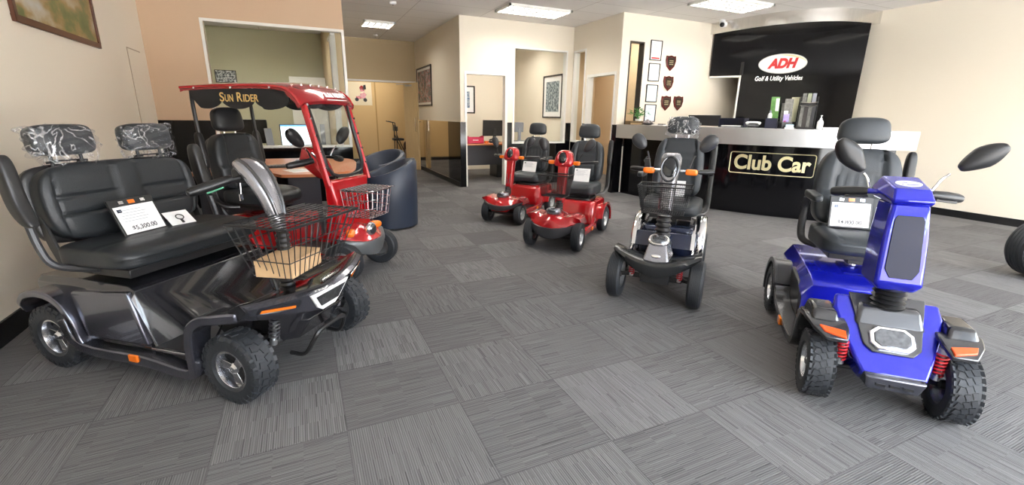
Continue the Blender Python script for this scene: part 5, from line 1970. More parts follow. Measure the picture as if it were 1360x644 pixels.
    g.loft([[(0.13, -0.06, 0.78), (0.13, 0.06, 0.78), (0.25, 0.055, 0.76), (0.25, -0.055, 0.76)], [(-0.015, -0.10, 0.91), (-0.015, 0.10, 0.91), (0.17, 0.09, 0.88), (0.17, -0.09, 0.88)], [(0.01, -0.075, 1.035), (0.01, 0.075, 1.035), (0.11, 0.065, 1.025), (0.11, -0.065, 1.025)]])
    g.make('steering_head', M_red, t, bevel=0.022, seg=3)
    boot(t, (0.24, 0, 0.40), (0.22, 0, 0.80), 0.04, 0.036, 8)
    for s in (-1, 1):
        G().tube([(0.09, s * 0.06, 0.945), (0.13, s * 0.11, 0.945), (0.17, s * 0.16, 0.935)], 0.013, 8).make('handlebar', M_plastic, t)
        grip(t, (0.175, s * 0.14, 0.935), (0.085, s * 0.335, 0.905), 0.024)
        mirror(t, (0.14, s * 0.12, 0.955), (0.155, s * 0.185, 1.03), (0.150, s * 0.285, 1.115), 0.105, 0.185, 0, 0, M_plastic, stem_mat=M_chrome)
    g = G().tube([(0.20, -0.12, 0.955), (0.19, -0.15, 0.985), (0.18, -0.16, 1.0)], 0.009, 8)
    g.make('switch_pod', M_chrome, t)
    # front basket with its lid
    wire_basket(t, 0.435, 0.70, 0.36, 0.50, 0.715, 0.03, 5, 7, 3, 0.0028, M_cwire, lid=True, round_front=0.07)
    seat(t, -0.74, 0.660, 0.48, 0.50, 0.475, (0.28, 0.20), 0.12, M_vinyl, arms=(2, 2), post=(0.44, None), flutes=5, arm_y=0.29, head_up=0.015)
    return ox, oy, dg


tri = build_tri()
sun = build_sun()
build_compact(2.621, 5.432, -141.5, 'small red mobility scooter parked behind the red one with the basket', 0.132, 0.95, False, 0.885,
              [((0.265, -0.20, 0.81), (0.255, -0.215, 0.90), (0.25, -0.245, 0.98), 0.085, 0.135), ((0.265, 0.17, 0.81), (0.255, 0.20, 0.92), (0.25, 0.25, 0.995), 0.085, 0.135)],
              (0, 1), R(2), False, 0.545, 0.42, -0.055, 0.49)
build_compact(2.649, 4.199, -141.5, 'red mobility scooter with a black mesh basket on its front', 0.148, 0.96, True, 0.935,
              [((0.27, -0.20, 0.85), (0.26, -0.215, 0.94), (0.25, -0.245, 1.025), 0.09, 0.14), ((0.27, 0.14, 0.85), (0.26, 0.19, 0.95), (0.25, 0.255, 1.03), 0.09, 0.15)],
              (0, 2), R(2), True, 0.570, 0.43, -0.035, 0.475)
gray = build_gray()
blue = build_blue()

# ------------------------------------------------------------------ things on the scooters
price_sign('black-backed price card reading 5,300.00 leaning on the bench seat', wpos(*tri, -0.27, -0.085, 0.668), R(-36), 0.42, 0.24, 0.20, '$5,300.00')
pk = thing('paper_slip', 'white paper slip with a key on it beside the bench price card', 'paper', wpos(*tri, -0.29, 0.115, 0.672), R(-50))
G().bb(-0.055, 0.055, -0.065, 0.065, 0, 0.0015).xf(Matrix.Translation((0, 0, 0.032)) @ Matrix.Rotation(0.6, 4, 'Y')).make('sheet', M_paper, pk, smooth=False)
g = G().tube([(0.02 * math.cos(q) + 0.0, 0.02 * math.sin(q), 0.012) for q in [k * math.pi / 6 for k in range(12)]], 0.003, 5, closed=True)
g.box((0.03, 0.0, 0.008), (0.03, 0.012, 0.004))
g.xf(Matrix.Translation((0, 0, 0.028)) @ Matrix.Rotation(0.6, 4, 'Y')).make('key', M_plastic, pk)
price_sign('black-backed price card reading 4,800.00 on the blue scooter\'s seat', wpos(*blue, -0.47, 0.03, 0.645), R(-131), 0.22, 0.235, 0.20, '$4,800.00')
price_sign('white price card on the seat behind the mesh basket of the red scooter', wpos(2.649, 4.199, -141.5, -0.42, -0.038, 0.572), R(-140), 0.30, 0.19, 0.155, '$2,800.00' if False else None, board=False, lines=6)
price_sign('white price card on the seat of the red scooter furthest back', wpos(2.621, 5.432, -141.5, -0.42, -0.08, 0.548), R(-146), 0.30, 0.215, 0.145, None, board=False, lines=6)
price_sign('narrow white price card on the grey scooter\'s seat behind its column', wpos(*gray, -0.46, 0.035, 0.638), R(-139), 0.15, 0.10, 0.135, None, board=False, lines=7)
cb = thing('cardboard_box', 'plain brown cardboard box lying in the large wire basket', 'box', wpos(*tri, 0.605, -0.065, 0.5365), R(-39.5 + 8))
G().bb(-0.095, 0.095, -0.13, 0.13, 0, 0.082).make('box_body', M_card, cb, bevel=0.002)
G().bb(-0.0955, 0.0955, -0.006, 0.006, 0.0005, 0.0826).make('tape', mat('tape', (0.66, 0.50, 0.30), 0.3), cb, smooth=False)
G().bb(-0.0965, 0.0965, -0.1315, 0.1315, 0.060, 0.083).make('box_lid', M_card, cb, bevel=0.002)


# ------------------------------------------------------------------ pictures
def framed(name, label, axis, at, face, a0, a1, z0, z1, picmat, fm, fw=0.03, mount=0.0, cat='picture', depth=0.025, group=None, tilt=None):
    """framed picture on a wall: axis 'y' wall at y=at facing -y, axis 'x' wall at x=at facing face (+1/-1)"""
    ca, cz = (a0 + a1) / 2, (z0 + z1) / 2
    t = thing(name, label, cat, (ca, at, cz) if axis == 'y' else (at, ca, cz), 0, group)
    w, h = a1 - a0, z1 - z0

    def B(b0, b1, c0, c1, d0, d1):
        g = G()
        if axis == 'y':
            return (b0, b1, -d1, -d0, c0, c1)
        return (d0 * face, d1 * face, b0, b1, c0, c1)
    g = G()
    for a in ((-w / 2, w / 2, -h / 2, -h / 2 + fw), (-w / 2, w / 2, h / 2 - fw, h / 2), (-w / 2, -w / 2 + fw, -h / 2 + fw, h / 2 - fw), (w / 2 - fw, w / 2, -h / 2 + fw, h / 2 - fw)):
        g.bb(*B(*a, 0.001, depth))
    g.make('frame', fm, t, bevel=0.003)
    if mount:
        G().bb(*B(-w / 2 + fw, w / 2 - fw, -h / 2 + fw, h / 2 - fw, 0.001, depth * 0.45)).make('mount', M_paper, t, smooth=False)
    m = fw + mount
    G().bb(*B(-w / 2 + m, w / 2 - m, -h / 2 + m, h / 2 - m, 0.0015, depth * 0.55)).make('print', picmat, t, smooth=False)
    return t, B, w, h


framed('framed_picture', 'golf landscape in a reddish brown frame high on the left wall', 'x', XL, 1, 4.36, 5.86, 1.86, 2.80, picture_mat('golf print', 'golf'), M_woodframe, 0.045)
framed('framed_picture', 'racing scene in a black frame on the corridor wall above the black panelling', 'x', XC, -1, 10.02, 11.32, 1.49, 2.34, picture_mat('race print', 'race'), M_frame, 0.035, 0.05)
framed('framed_picture', 'narrow black-framed picture seen through the doorway above the red box', 'y', 10.8, 1, 3.42, 3.93, 1.35, 1.985, picture_mat('small print', 'other'), M_frame, 0.03, 0.10)
framed('framed_picture', 'tall street print with a white mount seen through the inner office window', 'x', 5.0, -1, 8.46, 9.27, 1.275, 2.15, picture_mat('street print', 'city'), M_frame, 0.03, 0.10)
framed('framed_picture', 'black and white photograph of an old car inside the left glazed office', 'y', 11.5, 1, -1.46, -1.08, 1.88, 2.13, picture_mat('old photograph', 'mono'), M_frame, 0.012)
# poster of a red motor scooter past the open door
pt = thing('poster', 'white poster with a red motor scooter on the tan wall past the door', 'poster', (1.61, 13.5, 1.83))
G().bb(-0.30, 0.30, -0.004, -0.001, -0.30, 0.30).make('sheet', mat('cream paper', (0.80, 0.70, 0.50), 0.6), pt, smooth=False)
g = G()
for poly in ([(-0.02, -0.12), (0.12, -0.12), (0.16, -0.02), (0.10, 0.05), (0.0, 0.0)], [(0.02, 0.05), (0.12, 0.06), (0.10, 0.18), (0.04, 0.22), (-0.02, 0.16)], [(-0.10, -0.15), (0.02, -0.13), (-0.02, -0.05), (-0.12, -0.07)]):
    g.prism(poly, 'y', -0.006, -0.004)
g.make('scooter_print', M_dred, pt, smooth=False)
g = G()
for cx_, cz_ in ((-0.10, -0.15), (0.12, -0.16)):
    g.prism([(cx_ + 0.05 * math.cos(q), cz_ + 0.05 * math.sin(q)) for q in [k * math.pi / 8 for k in range(16)]], 'y', -0.006, -0.004)
g.prism([(0.08, 0.10), (0.16, 0.12), (0.15, 0.24), (0.09, 0.22)], 'y', -0.007, -0.004)
g.make('wheel_print', M_plastic, pt, smooth=False)

# certificates and shields on the wall by the counter
for i, (a0, a1, z0, z1, lb) in enumerate(((5.600, 5.850, 2.265, 2.590, 'topmost of the four framed certificates on the cream wall'),
                                          (5.600, 5.845, 1.925, 2.220, 'second framed certificate from the top on the cream wall'),
                                          (5.590, 5.840, 1.575, 1.870, 'third framed certificate from the top on the cream wall'),
                                          (5.592, 5.842, 1.240, 1.540, 'lowest framed certificate, just above the counter plant and jars'))):
    t, B, w, h = framed('certificate', lb, 'y', 6.61, 1, a0, a1, z0, z1, mat('certificate paper %d' % i, ((0.80, 0.80, 0.80), (0.74, 0.82, 0.86), (0.66, 0.80, 0.85), (0.66, 0.78, 0.84))[i], 0.35), M_frame, 0.014, cat='certificate', depth=0.018, group='framed certificates by the counter')
    g = G()
    for k in range(6 - i):
        zz = h / 2 - 0.05 - 0.032 * k
        g.bb(*B(-w * 0.30 + 0.02 * (k % 2), w * (0.05 + 0.05 * ((k * 3 + i) % 4)), zz, zz + 0.007, 0.010, 0.0112))
    g.make('lettering', M_grayink, t, smooth=False)
    if i == 0:
        G().bb(*B(-w * 0.35, w * 0.35, -h / 2 + 0.025, -h / 2 + 0.05, 0.010, 0.0115)).make('red_seal', M_redtext, t, smooth=False)
for (x, z, lb) in ((6.075, 2.245, 'topmost maroon shield plaque on the cream wall'), (6.066, 1.905, 'middle maroon shield plaque, below the topmost one'),
                   (6.055, 1.570, 'lower left maroon shield plaque of the bottom two'), (6.345, 1.575, 'lower right maroon shield plaque of the bottom two')):
    t = thing('shield_plaque', lb, 'award plaque', (x, 6.61, z), 0, 'maroon shield plaques on the cream wall')
    half = [(0.0, 0.125), (0.06, 0.110), (0.105, 0.118), (0.115, 0.03), (0.085, -0.06), (0.0, -0.135)]
    P = half + [(-a, b) for a, b in half[-2:0:-1]]
    G().prism(P, 'y', -0.022, -0.001).make('shield_board', M_maroon, t, bevel=0.006)
    G().prism([(a * 0.72, b * 0.74 + 0.004) for a, b in P], 'y', -0.027, -0.022).make('plate', M_bronze, t, bevel=0.002)
    g = G()
    for k in range(3):
        g.bb(-0.045, 0.045, -0.0285, -0.027, 0.03 - 0.03 * k, 0.038 - 0.03 * k)
    g.make('engraving', M_gold, t, smooth=False)

# ------------------------------------------------------------------ counter-top things
CT = 1.1905


def at_counter(x, y, back):
    d = (CC - Vector((x, y, 0))).normalized()
    return Vector((x, y, CT)) + d * back


def cloc(x, y, back):
    p = at_counter(x, y, back)
    return (p.x, p.y, CT)


FACE = lambda x, y: math.atan2(y - CC.y, x - CC.x)     # yaw whose local +x points out of the counter

# potted plant on a wooden tray
lo = cloc(5.196, 6.40, 0.06)
t = thing('plant_tray', 'long wooden planter tray at the left end of the counter', 'tray', lo, 0.0)
g = G()
g.bb(-0.17, 0.17, -0.07, 0.07, 0.0, 0.015)
for a in ((-0.17, 0.17, -0.07, -0.06), (-0.17, 0.17, 0.06, 0.07), (-0.17, -0.155, -0.06, 0.06), (0.155, 0.17, -0.06, 0.06)):
    g.bb(*a, 0.015, 0.062)
g.make('tray_body', mat('dark timber', (0.13, 0.085, 0.035), 0.5), t, smooth=False)
G().bb(-0.165, 0.165, -0.072, -0.070, 0.012, 0.022).make('tray_band', M_doorwood, t, smooth=False)
t = thing('potted_plant', 'small bushy green plant in a pale pot on the wooden tray', 'plant', (lo[0] + 0.045, lo[1], CT + 0.016))
G().lathe([(0.035, 0), (0.048, 0.07), (0.05, 0.08), (0.042, 0.08), (0.038, 0.06)], axis='z', n=20).make('pot', M_white_plastic, t)
rnd = random.Random(7)
g = G()
for k in range(110):
    th, ph = rnd.uniform(0, 6.28), rnd.uniform(0.1, 1.25)
    r_ = rnd.uniform(0.03, 0.165)
    c = Vector((r_ * math.cos(th) * math.sin(ph) * 1.25, r_ * math.sin(th) * math.sin(ph), 0.10 + r_ * math.cos(ph)))
    d = Vector((math.cos(th), math.sin(th), rnd.uniform(-0.2, 0.7))).normalized()
    s_ = d.cross(Vector((0, 0, 1))).normalized()
    L_, W_ = rnd.uniform(0.04, 0.065), rnd.uniform(0.016, 0.024)
    n_ = s_.cross(d)
    g.raw([c, c + d * L_ * 0.5 + s_ * W_ + n_ * 0.004, c + d * L_, c + d * L_ * 0.5 - s_ * W_ + n_ * 0.004, c + d * L_ * 0.5 - n_ * 0.003], [(0, 1, 4), (1, 2, 4), (2, 3, 4), (3, 0, 4)])
g.make('leaves', M_leaf, t, smooth=False)
g = G()
for k in range(7):
    a = k * 0.9
    g.tube([(0, 0, 0.06), (0.03 * math.cos(a), 0.03 * math.sin(a), 0.12), (0.06 * math.cos(a), 0.05 * math.sin(a), 0.16)], 0.0025, 5)
g.make('stems', M_leaf, t)
# pile of speckled pebbles in a dish
lo = cloc(5.21, 6.12, 0.07)
t = thing('pebble_dish', 'low dish heaped with speckled stones beside the counter plant', 'dish', lo)
G().lathe([(0.05, 0), (0.105, 0.025), (0.11, 0.03), (0.10, 0.028), (0.05, 0.008)], axis='z', n=24).make('dish', M_dplastic, t)
g = G()
for k in range(26):
    a, r_ = rnd.uniform(0, 6.28), 0.085 * math.sqrt(rnd.random())
    g.pillow((r_ * math.cos(a), r_ * math.sin(a), 0.035 + (0.085 - r_) * 0.55), (0.042, 0.036, 0.034), p=2.2, n=4, rot=Matrix.Rotation(a * 3, 3, 'Z'))
o = g.make('pebbles', M_pebble, t)
o['kind'] = 'stuff'
lo = cloc(5.235, 5.88, 0.10)
t = thing('card_tray', 'small white card tray on the counter left of the wrapped headrest', 'tray', lo, FACE(5.235, 5.88))
G().bb(-0.05, 0.05, -0.10, 0.10, 0, 0.012).make('tray_base', M_white_plastic, t, smooth=False)
G().bb(-0.035, 0.03, -0.02, 0.085, 0.012, 0.026).make('card_stack', M_plastic, t, smooth=False)


def screen(label, loc, rotz, w, h, z0, mface, mback=None, stand=True, tilt=0.06, cat='monitor', bar=False, thick=0.03):
    t = thing('monitor', label, cat, loc, rotz)
    M0 = Matrix.Translation((0, 0, z0)) @ Matrix.Rotation(-tilt, 4, 'Y')
    G().bb(-thick, 0.0, -w / 2, w / 2, 0, h).xf(M0).make('housing', mback or M_plastic, t, bevel=0.006)
    sc_ = G().bb(0.0, 0.0015, -w / 2 + 0.012, w / 2 - 0.012, 0.014, h - 0.012).xf(M0).make('display', mface, t, smooth=False)
    if bar:
        G().bb(0.0016, 0.0022, -w / 2 + 0.012, w / 2 - 0.012, h - 0.035, h - 0.012).xf(M0).make('title_bar', M_monblue, t, smooth=False)
    if stand:
        g = G()
        g.bb(-0.055, -0.025, -0.035, 0.035, 0.008, z0 + h * 0.45)
        g.make('stand', mback or M_plastic, t, bevel=0.004)
        G().pillow((-0.045, 0, 0.007), (0.19, 0.25, 0.014), p=5, n=8).make('foot', mback or M_plastic, t)
    return t


# reception screen seen from behind, desk gear and brochures
lo = cloc(5.40, 5.22, 0.28)
screen('black monitor on the counter seen from behind, beside the wrapped headrest', lo, FACE(5.44, 5.10) + math.pi + 0.1, 0.48, 0.155, 0.015, M_screen, M_plastic, stand=False)
lo = cloc(5.575, 4.775, 0.22)
t = thing('document_tray', 'dark letter tray with papers on the counter beside the black monitor', 'tray', lo, FACE(5.6, 4.71))
g = G()
g.bb(-0.10, 0.10, -0.17, 0.17, 0.0, 0.012)
for s in (-1, 1):
    g.bb(-0.10, 0.10, s * 0.17 - 0.006, s * 0.17 + 0.006, 0.0, 0.13)
g.bb(-0.10, -0.09, -0.17, 0.17, 0.0, 0.13)
g.bb(-0.10, 0.10, -0.17, 0.17, 0.118, 0.13)
g.make('tray_body', M_navyplastic, t, smooth=False)
G().bb(-0.07, 0.09, -0.14, 0.13, 0.012, 0.028).make('papers', M_paper, t, smooth=False)
t = thing('telephone', 'pale desk telephone handset on the counter next to the letter tray', 'telephone', (*cloc(5.70, 4.50, 0.13)[:2], CT + 0.012), FACE(5.70, 4.50))
G().pillow((0, 0, 0.018), (0.15, 0.13, 0.036), p=5, n=8, rot=Matrix.Rotation(0.12, 3, 'Y')).make('phone_base', M_dplastic, t)
g = G().tube(catmull([(0.02, -0.09, 0.046), (0.02, -0.05, 0.062), (0.02, 0.05, 0.062), (0.02, 0.09, 0.046)], 5), [0.02] * 4 + [0.014] * 8 + [0.02] * 4, 8)
g.make('handset', M_white_plastic, t)
lo = cloc(5.80, 4.30, 0.18)
t = thing('brochure_box', 'dark navy box holding a frosted spray bottle on the counter', 'box', lo, FACE(5.79, 4.32))
g = G()
g.bb(-0.07, 0.07, -0.07, 0.07, 0, 0.008)
for a in ((-0.07, 0.07, -0.07, -0.063), (-0.07, 0.07, 0.063, 0.07), (-0.07, -0.063, -0.063, 0.063), (0.063, 0.07, -0.063, 0.063)):
    g.bb(*a, 0.0, 0.135)
g.make('box_body', M_navyplastic, t, smooth=False)
t = thing('spray_bottle', 'frosted grey bottle standing in the navy box on the counter', 'bottle', (lo[0] - 0.015, lo[1] + 0.030, CT + 0.009))
G().lathe([(0.026, 0), (0.028, 0.16), (0.022, 0.185), (0.012, 0.195)], axis='z', n=18).make('bottle_body', M_bottle, t)
G().lathe([(0.013, 0.195), (0.013, 0.225), (0.006, 0.23)], axis='z', n=14).make('cap', M_greyblue, t)


def leaflet(label, x, y, back, w, h, m, yaw=0.0, lean=0.12, z=0.0, thick=0.012, holder=True, accents=()):
    t = thing('brochure', label, 'brochure', (*cloc(x, y, back)[:2], CT + z), FACE(x, y) + yaw)
    M0 = Matrix.Rotation(-lean, 4, 'Y')
    G().bb(-thick, 0, -w / 2, w / 2, 0.004, h).xf(M0).make('sheet', m, t, smooth=False)
    for a, mm in accents:
        G().bb(0.0, 0.0015, a[0] * w, a[1] * w, a[2] * h, a[3] * h).xf(M0).make('printed_patch', mm, t, smooth=False)
    if holder:
        g = G()
        g.bb(-0.04, 0.022, -w / 2 - 0.008, w / 2 + 0.008, 0, 0.005)
        g.bb(0.016, 0.022, -w / 2 - 0.008, w / 2 + 0.008, 0, h * 0.22)
        g.make('holder', M_plastic, t, smooth=False)
    return t


leaflet('tall green leaflet standing behind the navy box on the counter', 5.80, 4.30, 0.42, 0.11, 0.43, M_greenprint, 0.5, accents=(((-0.45, -0.15, 0.1, 0.98), M_greenprint), ((0.05, 0.45, 0.55, 0.95), M_paper)))
leaflet('narrow magazine standing edge-on right of the green leaflet', 5.862, 4.19, 0.24, 0.05, 0.34, M_magazine, 0.3)
leaflet('violet and white brochure in a holder in the middle of the counter display', 5.90, 4.135, 0.10, 0.10, 0.39, M_magazine, 0.25, accents=(((-0.48, 0.2, 0.05, 0.5), M_purple), ((-0.4, -0.1, 0.1, 0.28), M_redplastic), ((-0.48, 0.0, 0.48, 0.6), M_paper)))
leaflet('tall folded leaflet behind the violet brochure on the counter', 5.93, 4.10, 0.30, 0.09, 0.42, mat('buff print', (0.45, 0.44, 0.30), 0.5), -0.1)
t = thing('business_card_holder', 'small pale blue card holder at the counter edge below the brochures', 'card holder', cloc(5.925, 4.10, 0.0), FACE(5.92, 4.1))
G().bb(-0.03, 0.03, -0.055, 0.055, 0, 0.02).make('holder_base', M_white_plastic, t, smooth=False)
G().bb(-0.006, 0.006, -0.045, 0.045, 0.012, 0.055).xf(Matrix.Rotation(-0.2, 4, 'Y')).make('cards', mat('blue card', (0.45, 0.65, 0.78), 0.4), t, smooth=False)
# black bag-like cup dispenser with printed sleeves on the right of the display
lo = cloc(6.02, 3.945, 0.20)
t = thing('brochure_rack', 'tall black rack of striped leaflets at the right of the counter display', 'brochure rack', lo, FACE(6.02, 3.945))
g = G()
g.bb(-0.10, 0.06, -0.10, 0.10, 0, 0.02)
g.bb(-0.10, -0.085, -0.10, 0.10, 0, 0.42)
for s in (-1, 1):
    g.prism([(-0.10, 0), (0.06, 0), (0.05, 0.10), (-0.02, 0.42), (-0.10, 0.42)], 'y', s * 0.10 - 0.004, s * 0.10 + 0.004)
g.bb(0.0, 0.06, -0.10, 0.10, 0.30, 0.315)
g.make('rack_frame', M_plastic, t, smooth=False)
for k in range(4):
    G().box((0.035 - 0.012 * k, -0.068 + 0.045 * k, 0.165), (0.010, 0.040, 0.28), Matrix.Rotation(-0.05, 3, 'Y')).make('leaflet', (M_magazine, M_frame, M_magazine, M_dplastic)[k], t, smooth=False)
for k in range(3):
    G().box((-0.05, -0.06 + 0.055 * k, 0.40), (0.012, 0.045, 0.12), Matrix.Rotation(-0.05, 3, 'Y')).make('leaflet', (M_magazine, mat('khaki print', (0.24, 0.26, 0.18), 0.5), M_greyblue)[k], t, smooth=False)
g = G()
for z in (0.30, 0.345):
    g.tube([(0.055, -0.098, z), (0.058, 0.0, z - 0.012), (0.055, 0.098, z)], 0.004, 6)
g.make('rail', M_chrome, t)
t = thing('pump_bottle', 'clear hand sanitiser pump bottle on the counter left of the blue scooter\'s headrest', 'bottle', cloc(6.125, 3.82, 0.10), FACE(6.11, 3.83))
G().lathe([(0.032, 0), (0.036, 0.01), (0.036, 0.095), (0.022, 0.118), (0.013, 0.122)], axis='z', n=20).make('bottle_body', M_bottle, t)
g = G()
g.cyl((0, 0, 0.12), (0, 0, 0.145), 0.014, n=14)
g.cyl((0, 0, 0.145), (0, 0, 0.17), 0.005, n=10)
g.bb(-0.012, 0.045, -0.009, 0.009, 0.168, 0.180)
g.make('pump', M_white_plastic, t)
t = thing('desk_pad', 'flat white pad lying on the counter beside the sanitiser bottle', 'paper', cloc(6.24, 3.68, 0.16), FACE(6.2, 3.72))
G().bb(-0.09, 0.09, -0.14, 0.14, 0, 0.028).make('pad', M_white_plastic, t, bevel=0.003)

# ------------------------------------------------------------------ sales desk, tub chairs
DZ = 0.73
t = thing('sales_desk', 'sales desk with a cherry top rounded at its end and a charcoal front', 'desk', (0, 5.8, 0))
top = [(-1.0, 5.20 - 5.8), (-0.36, 5.18 - 5.8), (-0.20, 4.84 - 5.8), (0.10, 4.80 - 5.8), (0.30, 4.86 - 5.8), (0.44, 5.02 - 5.8), (0.52, 5.30 - 5.8), (0.575, 5.70 - 5.8), (0.60, 6.02 - 5.8), (0.57, 6.32 - 5.8), (0.46, 6.52 - 5.8), (0.25, 6.62 - 5.8), (-0.30, 6.62 - 5.8), (-1.0, 6.62 - 5.8)]
tp = catmull([(p[0], p[1], 0) for p in top[3:12]], 5)
G().prism(top[:3] + [(p.x, p.y) for p in tp] + top[12:], 'z', DZ - 0.028, DZ).make('desktop', M_wood, t, angle=50)
g = G()
g.bb(-0.95, -0.30, -0.56, -0.54, 0.02, DZ - 0.03)
g.bb(-0.32, -0.30, -0.56, -0.30, 0.02, DZ - 0.03)
g.bb(-0.17, 0.12, -0.86, -0.84, 0.02, DZ - 0.03)
g.bb(-0.17, -0.15, -0.86, -0.30, 0.02, DZ - 0.03)
g.bb(-0.32, -0.15, -0.32, -0.30, 0.02, DZ - 0.03)
g.bb(0.12, 0.14, -0.86, 0.3, 0.02, DZ - 0.03)
g.make('desk_front', M_charcoal, t, smooth=False)
G().bb(-0.95, -0.93, -0.54, 0.80, 0.0, DZ - 0.03).make('desk_end', M_charcoal, t, smooth=False)
G().cyl((0.42, 0.15, 0), (0.42, 0.15, DZ - 0.028), 0.04).make('leg', M_steelmatt, t)
t = thing('keyboard', 'black keyboard on the cherry desk behind the canopied scooter', 'keyboard', (-0.22, 5.55, DZ), 0.15)
G().bb(-0.22, 0.22, -0.07, 0.07, 0, 0.018).make('keyboard_base', M_plastic, t, bevel=0.004)
g = G()
for j in range(4):
    for i in range(13):
        g.box((-0.19 + i * 0.0315, -0.045 + j * 0.03, 0.021), (0.025, 0.023, 0.008))
g.make('keys', M_dplastic, t, smooth=False)
t = thing('paper_sheet', 'white papers on the cherry desk behind the canopied scooter', 'paper', (-0.05, 5.15, DZ), 0.4)
G().bb(-0.105, 0.105, -0.148, 0.148, 0, 0.003).make('sheet', M_paper, t, smooth=False)
g = G()
for k in range(9):
    g.bb(-0.08, 0.05 + 0.02 * (k % 3), 0.11 - 0.025 * k, 0.115 - 0.025 * k, 0.003, 0.0034)
g.make('print', M_grayink, t, smooth=False)
t = thing('laptop', 'closed grey laptop on the cherry desk near the red handlebars', 'laptop', (0.08, 6.00, DZ), -0.2)
G().bb(-0.17, 0.17, -0.12, 0.12, 0, 0.012).make('laptop_base', M_dplastic, t, bevel=0.004)
G().bb(-0.17, 0.17, -0.12, 0.12, 0.013, 0.021).make('laptop_lid', M_greyblue, t, bevel=0.004)


def tub(label, x, y, yaw, r, hb, ha, group):
    """tub armchair, its back towards local -x; the wall's top slopes from the back (hb) to the arm ends (ha)"""
    t = thing('tub_chair', label, 'armchair', (x, y, 0), yaw, group)
    secs, rim = [], []
    n = 40
    a0, a1 = R(42), R(318)
    for i in range(n + 1):
        a = a0 + (a1 - a0) * i / n
        f = 0.5 - 0.5 * math.cos(2 * math.pi * (i / n))     # 0 at the arm ends, 1 at the back
        h = ha + (hb - ha) * f ** 0.8
        c, s = math.cos(a), math.sin(a)
        th = 0.085
        ro, ri = r, r - th
        ring = [(ro * 0.97 * c, ro * 0.97 * s, 0.02), (ro * c, ro * s, h * 0.5), (ro * c, ro * s, h - 0.03), ((ro - 0.02) * c, (ro - 0.02) * s, h), ((ri + 0.02) * c, (ri + 0.02) * s, h), (ri * c, ri * s, h - 0.03), (ri * c, ri * s, 0.30), (ri * c, ri * s, 0.02)]
        secs.append(ring)
        rim.append(((r - th / 2) * c, (r - th / 2) * s, h))
    G().loft(secs).make('shell', M_vinyl_blue, t, angle=50)
    G().lathe([(r - 0.10, 0.02), (r - 0.09, 0.30), (r - 0.09, 0.40), (r - 0.11, 0.43), (0.001, 0.445)], axis='z', n=36).make('seat_cushion', M_vinyl_blue, t)
    g = G()
    for a in (45, 135, 225, 315):
        g.cyl((r * 0.8 * math.cos(R(a)), r * 0.8 * math.sin(R(a)), 0), (r * 0.8 * math.cos(R(a)), r * 0.8 * math.sin(R(a)), 0.025), 0.02, n=10)
    g.make('feet', M_plastic, t)
    return t


tub('navy tub armchair nearest the red scooter\'s front basket', 0.915, 5.50, R(180), 0.325, 0.80, 0.62, 'navy tub armchairs at the cherry desk')
tub('navy tub armchair half hidden behind the nearer one', 0.965, 6.42, R(215), 0.34, 0.83, 0.66, 'navy tub armchairs at the cherry desk')

# ------------------------------------------------------------------ inside the left glazed office
t = thing('office_desk', 'white office desk behind the left glazed partition', 'desk', (-0.3, 8.6, 0))
G().bb(-1.2, 0.85, -0.62, 0.55, 0.715, 0.745).make('desktop', M_white_plastic, t, bevel=0.003)
for xx in (-1.15, 0.80):
    G().bb(xx - 0.015, xx + 0.015, -0.55, 0.50, 0, 0.715).make('desk_end', M_charcoal, t, smooth=False)
G().bb(-1.13, 0.78, 0.40, 0.42, 0.25, 0.715).make('modesty_panel', M_charcoal, t, smooth=False)
screen('black monitor seen from behind and the side inside the left office', (-0.66, 8.30, 0.745), R(90 - 40 + 30), 0.44, 0.36, 0.09, M_screen, M_plastic, thick=0.05)
screen('monitor showing a white page with a blue bar inside the left office', (-0.045, 8.25, 0.745), R(-90 + 6), 0.47, 0.335, 0.045, M_monitor, M_plastic, bar=True)
t = thing('desk_divider', 'upright grey panel to the right of the bright monitor in the left office', 'divider', (0.345, 8.2, 0.745), 0)
G().bb(-0.035, 0.035, -0.012, 0.012, 0, 0.385).make('panel', M_greyblue, t, bevel=0.004)
G().bb(-0.05, 0.05, -0.06, 0.06, 0, 0.012).make('foot', M_dplastic, t)
t = thing('document_stand', 'grey sloping document stand between the two office monitors', 'document stand', (-0.42, 8.05, 0.745), R(-70))
G().bb(-0.008, 0.008, -0.055, 0.055, 0.01, 0.33).xf(Matrix.Rotation(-0.25, 4, 'Y')).make('panel', M_greyblue, t, bevel=0.003)
G().bb(-0.08, 0.05, -0.07, 0.07, 0, 0.012).make('foot', M_white_plastic, t)
t = thing('office_cabinet', 'tall white cabinet against the far wall of the left glazed office', 'cabinet', (0.27, 11.22, 0))
G().bb(-0.36, 0.34, -0.25, 0.25, 0.0, 2.03).make('cabinet_body', M_white, t, bevel=0.004)
for s in (-1, 1):
    dr = G().bb(-0.01 + s * 0.173 - 0.17, -0.01 + s * 0.173 + 0.17, -0.268, -0.252, 0.08, 2.01).make('door', M_white, t, bevel=0.003)
    G().bb(-0.01 + s * 0.03 - 0.006, -0.01 + s * 0.03 + 0.006, -0.285, -0.268, 0.95, 1.10).make('handle', M_steel, dr)
t = thing('vertical_blind', 'white vertical blind slats drawn beside the glass at the office corner', 'blind', (0.575, 7.62, 2.40))
G().bb(-0.03, 0.03, -0.02, 0.70, 0, 0.04).make('headrail', M_white, t, smooth=False)
for k in range(6):
    G().box((0.0, 0.02 + 0.05 * k, -0.80), (0.003, 0.085, 1.60), Matrix.Rotation(0.9, 3, 'Z')).make('slat', M_white, t, smooth=False)

